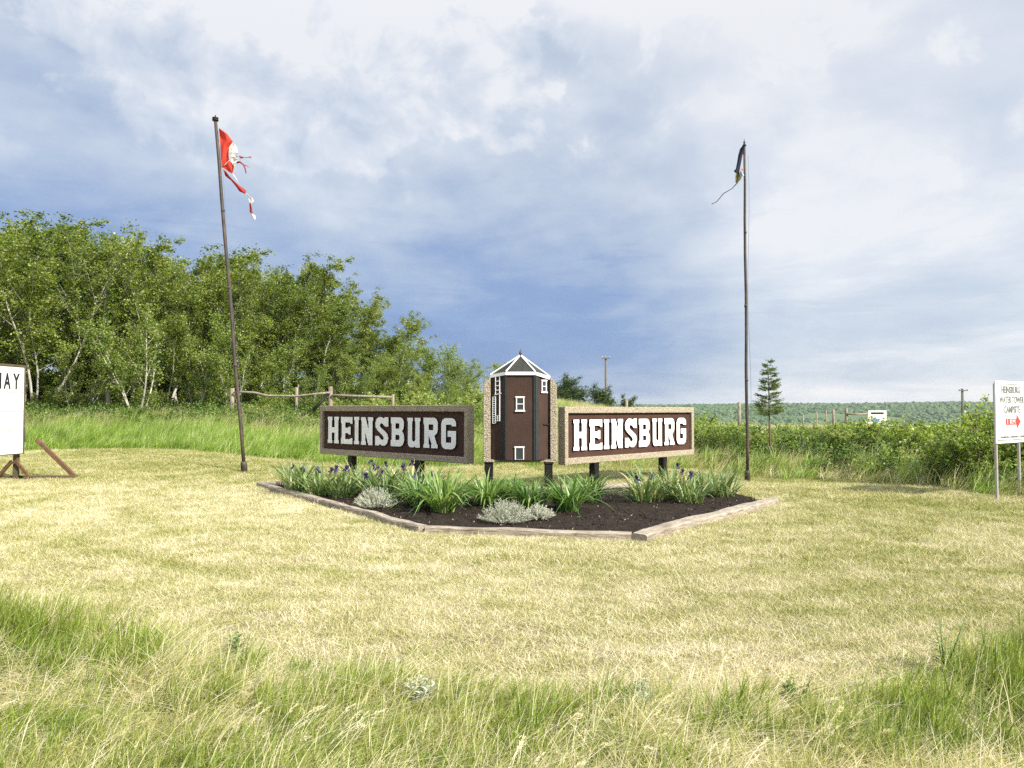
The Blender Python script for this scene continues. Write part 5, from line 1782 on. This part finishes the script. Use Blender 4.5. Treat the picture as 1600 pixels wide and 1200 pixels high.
# ------------------------------------------------------------------ letter board, left edge
def letter_board():
    YP = 19.0
    pb = W(38, 743, YP); pb.z = zgf(pb.x, YP)
    root = thing('letter_board', pb, 'white message board on a wooden skid with black letters MAY, cut by the photo edge', 'sign')
    xf = W(39.5, 640, YP).x                                 # face plane x (faces right)
    zt, zb = W(40, 571, YP).z, W(36, 709, YP).z
    L_ = 3.3
    dirv = Vector((-.07, -1, 0)).normalized()               # from the far post towards the road
    read = -dirv                                            # reading direction for someone on the right side
    nn = Vector((read.y, -read.x, 0))
    C0 = Vector((xf, YP, 0)) - nn * .02
    def fr(u, v, dep): return C0 + dirv * (L_ - u) + Vector((0, 0, v)) - nn * dep    # u along reading direction
    fw = .04
    rows = 5
    zi0, zi1 = zb + fw, zt - fw
    rh = (zi1 - zi0) / 5
    ys = [571, 584 + 27, 642, 671, 700]
    zs = [W(38, q, YP).z for q in (574, 613, 642, 671, 700, 708)]
    for i in range(5):
        a, b = zs[i + 1], zs[i]
        m_ = MB().prism([(fw, a + .006), (L_ - fw, a + .006), (L_ - fw, b - .006), (fw, b - .006)], [], fr, .0, .04)
        pmb('panel', m_, M['white_panel'], root)
        if i < 4:
            m_ = MB().prism([(fw, a - .011), (L_ - fw, a - .011), (L_ - fw, a + .004), (fw, a + .004)], [], fr, -.012, .03)
            pmb('track', m_, M['slot'], root)
    fm = MB().prism([(0, zb), (L_, zb), (L_, zt), (0, zt)], [[(fw, zs[5] + .004), (fw, zs[0] - .004), (L_ - fw, zs[0] - .004), (L_ - fw, zs[5] + .004)]], fr, -.02, .09)
    pmb('frame', fm, M['brown_frame'], root, bevel=.004)
    # bolts
    # letters: the last three of the line
    wl, hl = .36, W(38, 584.5, YP).z - W(38, 608.5, YP).z
    zl = W(38, 608.5, YP).z
    u_end = L_ - .17
    for k_, ch in enumerate('MAY'):
        u0 = u_end - (3 - k_) * .305 + .05 - (.05 if ch == 'M' else 0)
        ww = .225 if ch != 'M' else .27
        O = fr(u0, zl, .0)
        lettering(ch, ww, hl, O, read, nn, M['ink'], root, 'letter', .012, .02)
    # posts, skid and braces at both ends
    for u in (L_ - .06, .3):
        q = fr(u, 0, .14)
        g0 = zgf(q.x, q.y)
        m_ = MB().box((q.x, q.y, (g0 + zt - .01) / 2), (.11, .10, zt - .01 - g0))
        pmb('post', m_, M['brown_frame'], root, bevel=.005)
        m_ = MB().bar((q.x - 1.5, q.y + .11, g0 + .05), (q.x + 1.42, q.y + .11, g0 + .05), .10, .09)
        pmb('skid', m_, M['brown_frame'], root, bevel=.006)
        for s_ in (-1, 1):
            m_ = MB().bar((q.x + s_ * .40, q.y - .09, g0 + .06), (q.x + s_ * .05, q.y - .09, g0 + .46), .075, .06, up=(0, 1, 0))
            pmb('brace', m_, M['red_brown_wood'], root, bevel=.005)
        a = Vector((q.x + 1.36, q.y + .21, g0 + .03)); b = Vector((q.x + .36, q.y + .21, g0 + .98))
        pmb('raking_brace', MB().bar(a, b, .10, .075, up=(0, 1, 0)), M['red_brown_wood'], root, bevel=.006)
    # hasp on the edge
    q = fr(L_ + .03, W(42, 680, YP).z, .05)
    pmb('hasp', MB().tube([q + Vector((0, 0, .17)), q + Vector((.045, .0, .17)), q + Vector((.045, 0, -.17)), q + Vector((0, 0, -.17))], .012, 6), M['black'], root)
letter_board()

# ------------------------------------------------------------------ campsite sign, right edge
def campsite_sign():
    A = Vector((W(1556.5, 640, 15.2).x, 15.2, 0)); d = Vector((.79, .613, 0)).normalized(); nn = Vector((d.y, -d.x, 0))
    zt, zb = W(1556, 594.5, 15.2).z, W(1560, 693.5, 15.2).z
    g0 = zgf(A.x, A.y)
    L_ = 1.60; H_ = zt - zb
    root = thing('campsite_sign', (A.x, A.y, g0), 'white campsite sign with red 1 KM arrow on two thin posts', 'sign')
    def fr(u, v, dep): return A + d * u + Vector((0, 0, zb + v)) - nn * dep
    pmb('board', MB().prism([(0, 0), (L_, 0), (L_, H_), (0, H_)], [], fr, 0, .03), M['white_panel'], root, bevel=.004)
    bd = .055; bw = .014
    pmb('border_line', MB().prism([(bd, bd), (L_ - bd, bd), (L_ - bd, H_ - bd), (bd, H_ - bd)], [[(bd + bw, bd + bw), (bd + bw, H_ - bd - bw), (L_ - bd - bw, H_ - bd - bw), (L_ - bd - bw, bd + bw)]], fr, -.003, -.0005), M['ink'], root)
    vz = lambda py: (W(1558, py, 15.2).z - zb)
    def txt(s_, u0, u1, top, bot, mat): lettering(s_, u1 - u0, vz(top) - vz(bot), fr(u0, vz(bot), 0), d, nn, mat, root, bold=.028)
    txt('HEINSBURG', .27, 1.25, 602.5, 614, M['grey_ink'])
    txt('WATER TOWER', .16, 1.44, 618.5, 630, M['grey_ink'])
    txt('CAMPSITE', .38, 1.22, 634, 645.5, M['grey_ink'])
    txt('HEINSBURG COMMUNITY CENTRE', .18, 1.46, 682, 685.5, M['grey_ink'])
    c_ = vz(659.5); hh = .062
    a0, a1, a2 = .46, 1.02, 1.25
    ar = [(a0, c_ - hh), (a1, c_ - hh), (a1, c_ - hh * 2.5), (a2, c_), (a1, c_ + hh * 2.5), (a1, c_ + hh), (a0, c_ + hh)]
    arrow = pmb('arrow', MB().prism(ar, [], fr, -.005, -.0005), M['red_ink'], root)
    l_ = lettering('1 KM', .40, hh * 1.5, fr(.53, c_ - hh * .75, -.004), d, nn, M['white_panel'], root)
    for u in (.10, 1.27):
        q = fr(u, 0, .055)
        gz = zgf(q.x, q.y)
        Mx = Matrix((d, -nn, Vector((0, 0, 1)))).transposed()
        pmb('post', MB().box((q.x, q.y, (gz - .1 + zt - .05) / 2), (.062, .045, zt - .05 - gz + .1), Mx), M['galv'], root, bevel=.004)
    pmb('bolt', MB().tube([fr(.025, H_ - .1, .05), fr(.025, H_ - .1, -.008)], .009, 6), M['galv'], root)
    pmb('bolt', MB().tube([fr(.09, .09, .05), fr(.09, .09, -.008)], .009, 6), M['galv'], root)
campsite_sign()

# ------------------------------------------------------------------ fences and poles
def log(path, r_, mat, n=8, wob=.06):
    return MB().tube(path, r_, n, wob=wob)

def rail_fence():
    Y = 31.0
    root = thing('rail_fence', G(462, 660), 'grey wooden rail fence with sagging rail along the wood edge', 'fence')
    root.location = (W(470, 650, Y).x, Y, zgf(W(470, 650, Y).x, Y))
    def post(px, top, Yp, r_):
        a = W(px, top, Yp); g0 = zgf(a.x, Yp) - .15
        m_ = MB().tube([(a.x + random.uniform(-.03, .03), Yp, g0), (a.x, Yp, (g0 + a.z) / 2), (a.x, Yp, a.z)], [r_ * 1.05, r_, r_ * .96], 9, wob=.05)
        pmb('fence_post', m_, M['post_wood'], root)
    for px, top, Yp, r_ in ((170, 610, 31.4, .085), (363, 606.5, Y, .085), (463.5, 605, Y + 1.2, .07), (516.5, 604, Y, .095), (614, 616, Y + .3, .06)):
        post(px, top, Yp, r_)
    rails = [[(365, 613.5), (380, 612.5), (398, 613.5), (418, 618.5), (440, 618.5), (463, 619), (490, 616), (516, 613.5)], [(519, 617.5), (545, 618.5), (575, 619.5), (612, 620.5)]]
    pmb('rail', MB().tube([W(a, b, Y - .13) for a, b in rails[0]], [.042, .04, .045, .05, .04, .045, .045, .05], 8, wob=.06), M['post_wood'], root)
    pmb('rail', MB().tube([W(a, b, Y - .13) for a, b in rails[1]], [.052, .05, .05, .048], 8, wob=.04), M['post_wood'], root)
    pmb('brace', MB().tube([W(489, 641, Y - .5), W(500, 630, Y - .35), W(512, 615, Y - .12)], [.07, .07, .06], 8), M['black'], root)
rail_fence()

def right_fence():
    root = thing('post_fence', (0, 0, 0), 'grey post fence with one short rail behind the thicket', 'fence')
    Y0 = 36
    p0 = W(1300, 655, Y0)
    root.location = (p0.x, Y0, zgf(p0.x, Y0))
    for px, top, Y, r_ in ((1155, 628, 33, .07), (1255, 648, 46, .04), (1276, 643.5, 41, .042), (1291, 641, 44, .034), (1302, 639, 35, .062), (1322.5, 638, 34.5, .072), (979, 624, 43, .085)):
        a = W(px, top, Y); g0 = zgf(a.x, Y) - .2
        pmb('fence_post', MB().tube([(a.x + random.uniform(-.04, .04), Y, g0), (a.x, Y, a.z)], [r_, r_ * .95], 9, wob=.05), M['post_wood'], root)
    pmb('rail', MB().tube([W(1323, 646.5, 34.4), W(1340, 647.5, 34.4), W(1358, 646.5, 34.4)], [.042, .04, .04], 8, wob=.05), M['post_wood'], root)
right_fence()

def small_sign():
    Y = 33.0
    a, b = W(1357, 668, Y), W(1385, 641.5, Y)
    c_ = (a + b) / 2
    root = thing('small_sign', (c_.x, Y, zgf(c_.x, Y)), 'small white sign with blue print half hidden by the thicket', 'sign')
    fr = lambda u, v, dep: Vector((u, Y + dep, v))
    pmb('board', MB().prism([(a.x, a.z), (b.x, a.z), (b.x, b.z), (a.x, b.z)], [], fr, 0, .03), M['white_panel'], root, bevel=.005)
    w_ = b.x - a.x; h_ = b.z - a.z
    mk = [(a.x + w_ * x0, a.z + h_ * y0) for x0, y0 in ((.22, .40), (.42, .30), (.60, .36), (.66, .55), (.48, .50), (.38, .62), (.26, .56))]
    pmb('blue_mark', MB().prism(mk, [], fr, -.004, -.0005), M['blue_ink'], root)
    pmb('dark_mark', MB().prism([(a.x + w_ * x0, a.z + h_ * y0) for x0, y0 in ((.15, .78), (.85, .78), (.85, .90), (.15, .90))], [], fr, -.004, -.0005), M['ink'], root)
    for t_ in (.15, .85):
        x0 = a.x + w_ * t_; g0 = zgf(x0, Y) - .1
        pmb('post', MB().box((x0, Y + .065, (g0 + b.z) / 2), (.07, .06, b.z - g0 - .02)), M['post_wood'], root)
small_sign()

def utility_pole(px, top, Y, r_, label, arm):
    a = W(px, top, Y); g0 = zgf(a.x, Y) - .5
    root = thing('utility_pole', (a.x, Y, g0 + .5), label, 'utility pole', 'far utility poles')
    pmb('pole', MB().tube([(a.x, Y, g0), (a.x, Y, a.z)], [r_ * 1.2, r_ * .9], 10), M['pole_wood'], root)
    z = a.z - .25
    pmb('crossarm', MB().box((a.x, Y - r_ - .06, z), (arm, .10, .12)), M['pole_wood'], root)
    for s_ in (-.46, -.05, .46):
        pmb('insulator', MB().tube2(Vector((a.x + s_ * arm, Y - r_ - .06, z + .06)), [(.05, 0), (.06, .08), (.045, .16), (.02, .22)], 8, 0), M['galv'], root)
    return a
utility_pole(946.5, 557, 95, .14, 'tall utility pole rising behind the right name board', 1.0)
utility_pole(1503.5, 607, 95, .15, 'short-looking utility pole above the thicket left of the campsite sign', 1.1)

# ------------------------------------------------------------------ weeds in the foreground
def weed(px, py, h, label, seed, mat='herb'):
    p = G(px, py); rd = random.Random(seed); rng = np.random.default_rng(seed)
    o = thing('leafy_weed', (p.x, p.y, zgf(p.x, p.y)), label, 'weed', 'leafy weeds in the uncut grass')
    mb = MB(); V = []; Q = []; T = []
    for s_ in range(rd.randint(3, 5)):
        a = rd.uniform(0, 6.28); hh = h * rd.uniform(.6, 1)
        tip = Vector((.10 * math.cos(a) + .04, .10 * math.sin(a), hh))
        mb.tube([(0, 0, 0), tip * .5, tip], [.006, .005, .002], 5)
        for k_ in range(16):
            t_ = .15 + .85 * k_ / 15; c_ = tip * t_; b = k_ * 2.4
            d = Vector((math.cos(b), math.sin(b), .5)).normalized(); sd = Vector((-math.sin(b), math.cos(b), 0))
            L_ = .11 * (1.1 - .7 * t_); w_ = L_ * .16
            o_ = len(V)
            V += [tuple(c_ + sd * w_ * .2), tuple(c_ - sd * w_ * .2), tuple(c_ + d * L_ * .55 - sd * w_), tuple(c_ + d * L_ * .55 + sd * w_),
                  tuple(c_ + d * L_ - Vector((0, 0, L_ * .2)) - sd * .001), tuple(c_ + d * L_ - Vector((0, 0, L_ * .2)) + sd * .001)]
            Q += [[o_, o_ + 1, o_ + 2, o_ + 3], [o_ + 3, o_ + 2, o_ + 4, o_ + 5]]; T += [rd.uniform(0, .8)] * 6
    part('stem', mb.mesh('stem', M['stem_green']), o)
    part('foliage', mesh_quads('foliage', V, Q, M[mat], T), o)
weed(1476, 1052, .42, 'leafy weed standing above the uncut grass near the right photo edge', 1)
weed(1545, 1050, .36, 'leafy weed in tall green grass by the right photo edge', 2)
weed(372, 1024, .24, 'dark leafy weed at the upper edge of the uncut grass', 3)
weed(1236, 1104, .18, 'small leafy weed in the uncut grass below the right part of the lawn', 4)
weed(990, 1108, .16, 'silvery leafy weed in the uncut grass near the middle', 5, 'sage_leaf')
weed(650, 1102, .16, 'silvery leafy weed in the uncut grass left of the middle', 6, 'sage_leaf')

# ------------------------------------------------------------------ thin air between here and the far ridge
HX, HY0, HY1 = 2700, -200, 2800
HZ0, HZ1 = float(ZZ.min()) - 1.0, max(float(ZZ.max()) + 9.0, 16.0)
mb = MB().box((0, (HY0 + HY1) / 2, (HZ0 + HZ1) / 2), (2 * HX, HY1 - HY0, HZ1 - HZ0))
hm = bpy.data.materials.new('haze'); hm.use_nodes = True
ht_ = NT(hm.node_tree); ht_.n.clear()
pv = ht_.node('ShaderNodeVolumePrincipled'); pv.inputs['Color'].default_value = (.86, .92, 1.0, 1); pv.inputs['Density'].default_value = .00010; pv.inputs['Anisotropy'].default_value = .1
ho = ht_.node('ShaderNodeOutputMaterial'); ht_.l.new(pv.outputs[0], ho.inputs['Volume'])
solo('haze', mb.mesh('haze', hm), 'thin pale air softening the far wooded ridge', kind='stuff')
SC.cycles.volume_bounces = 0
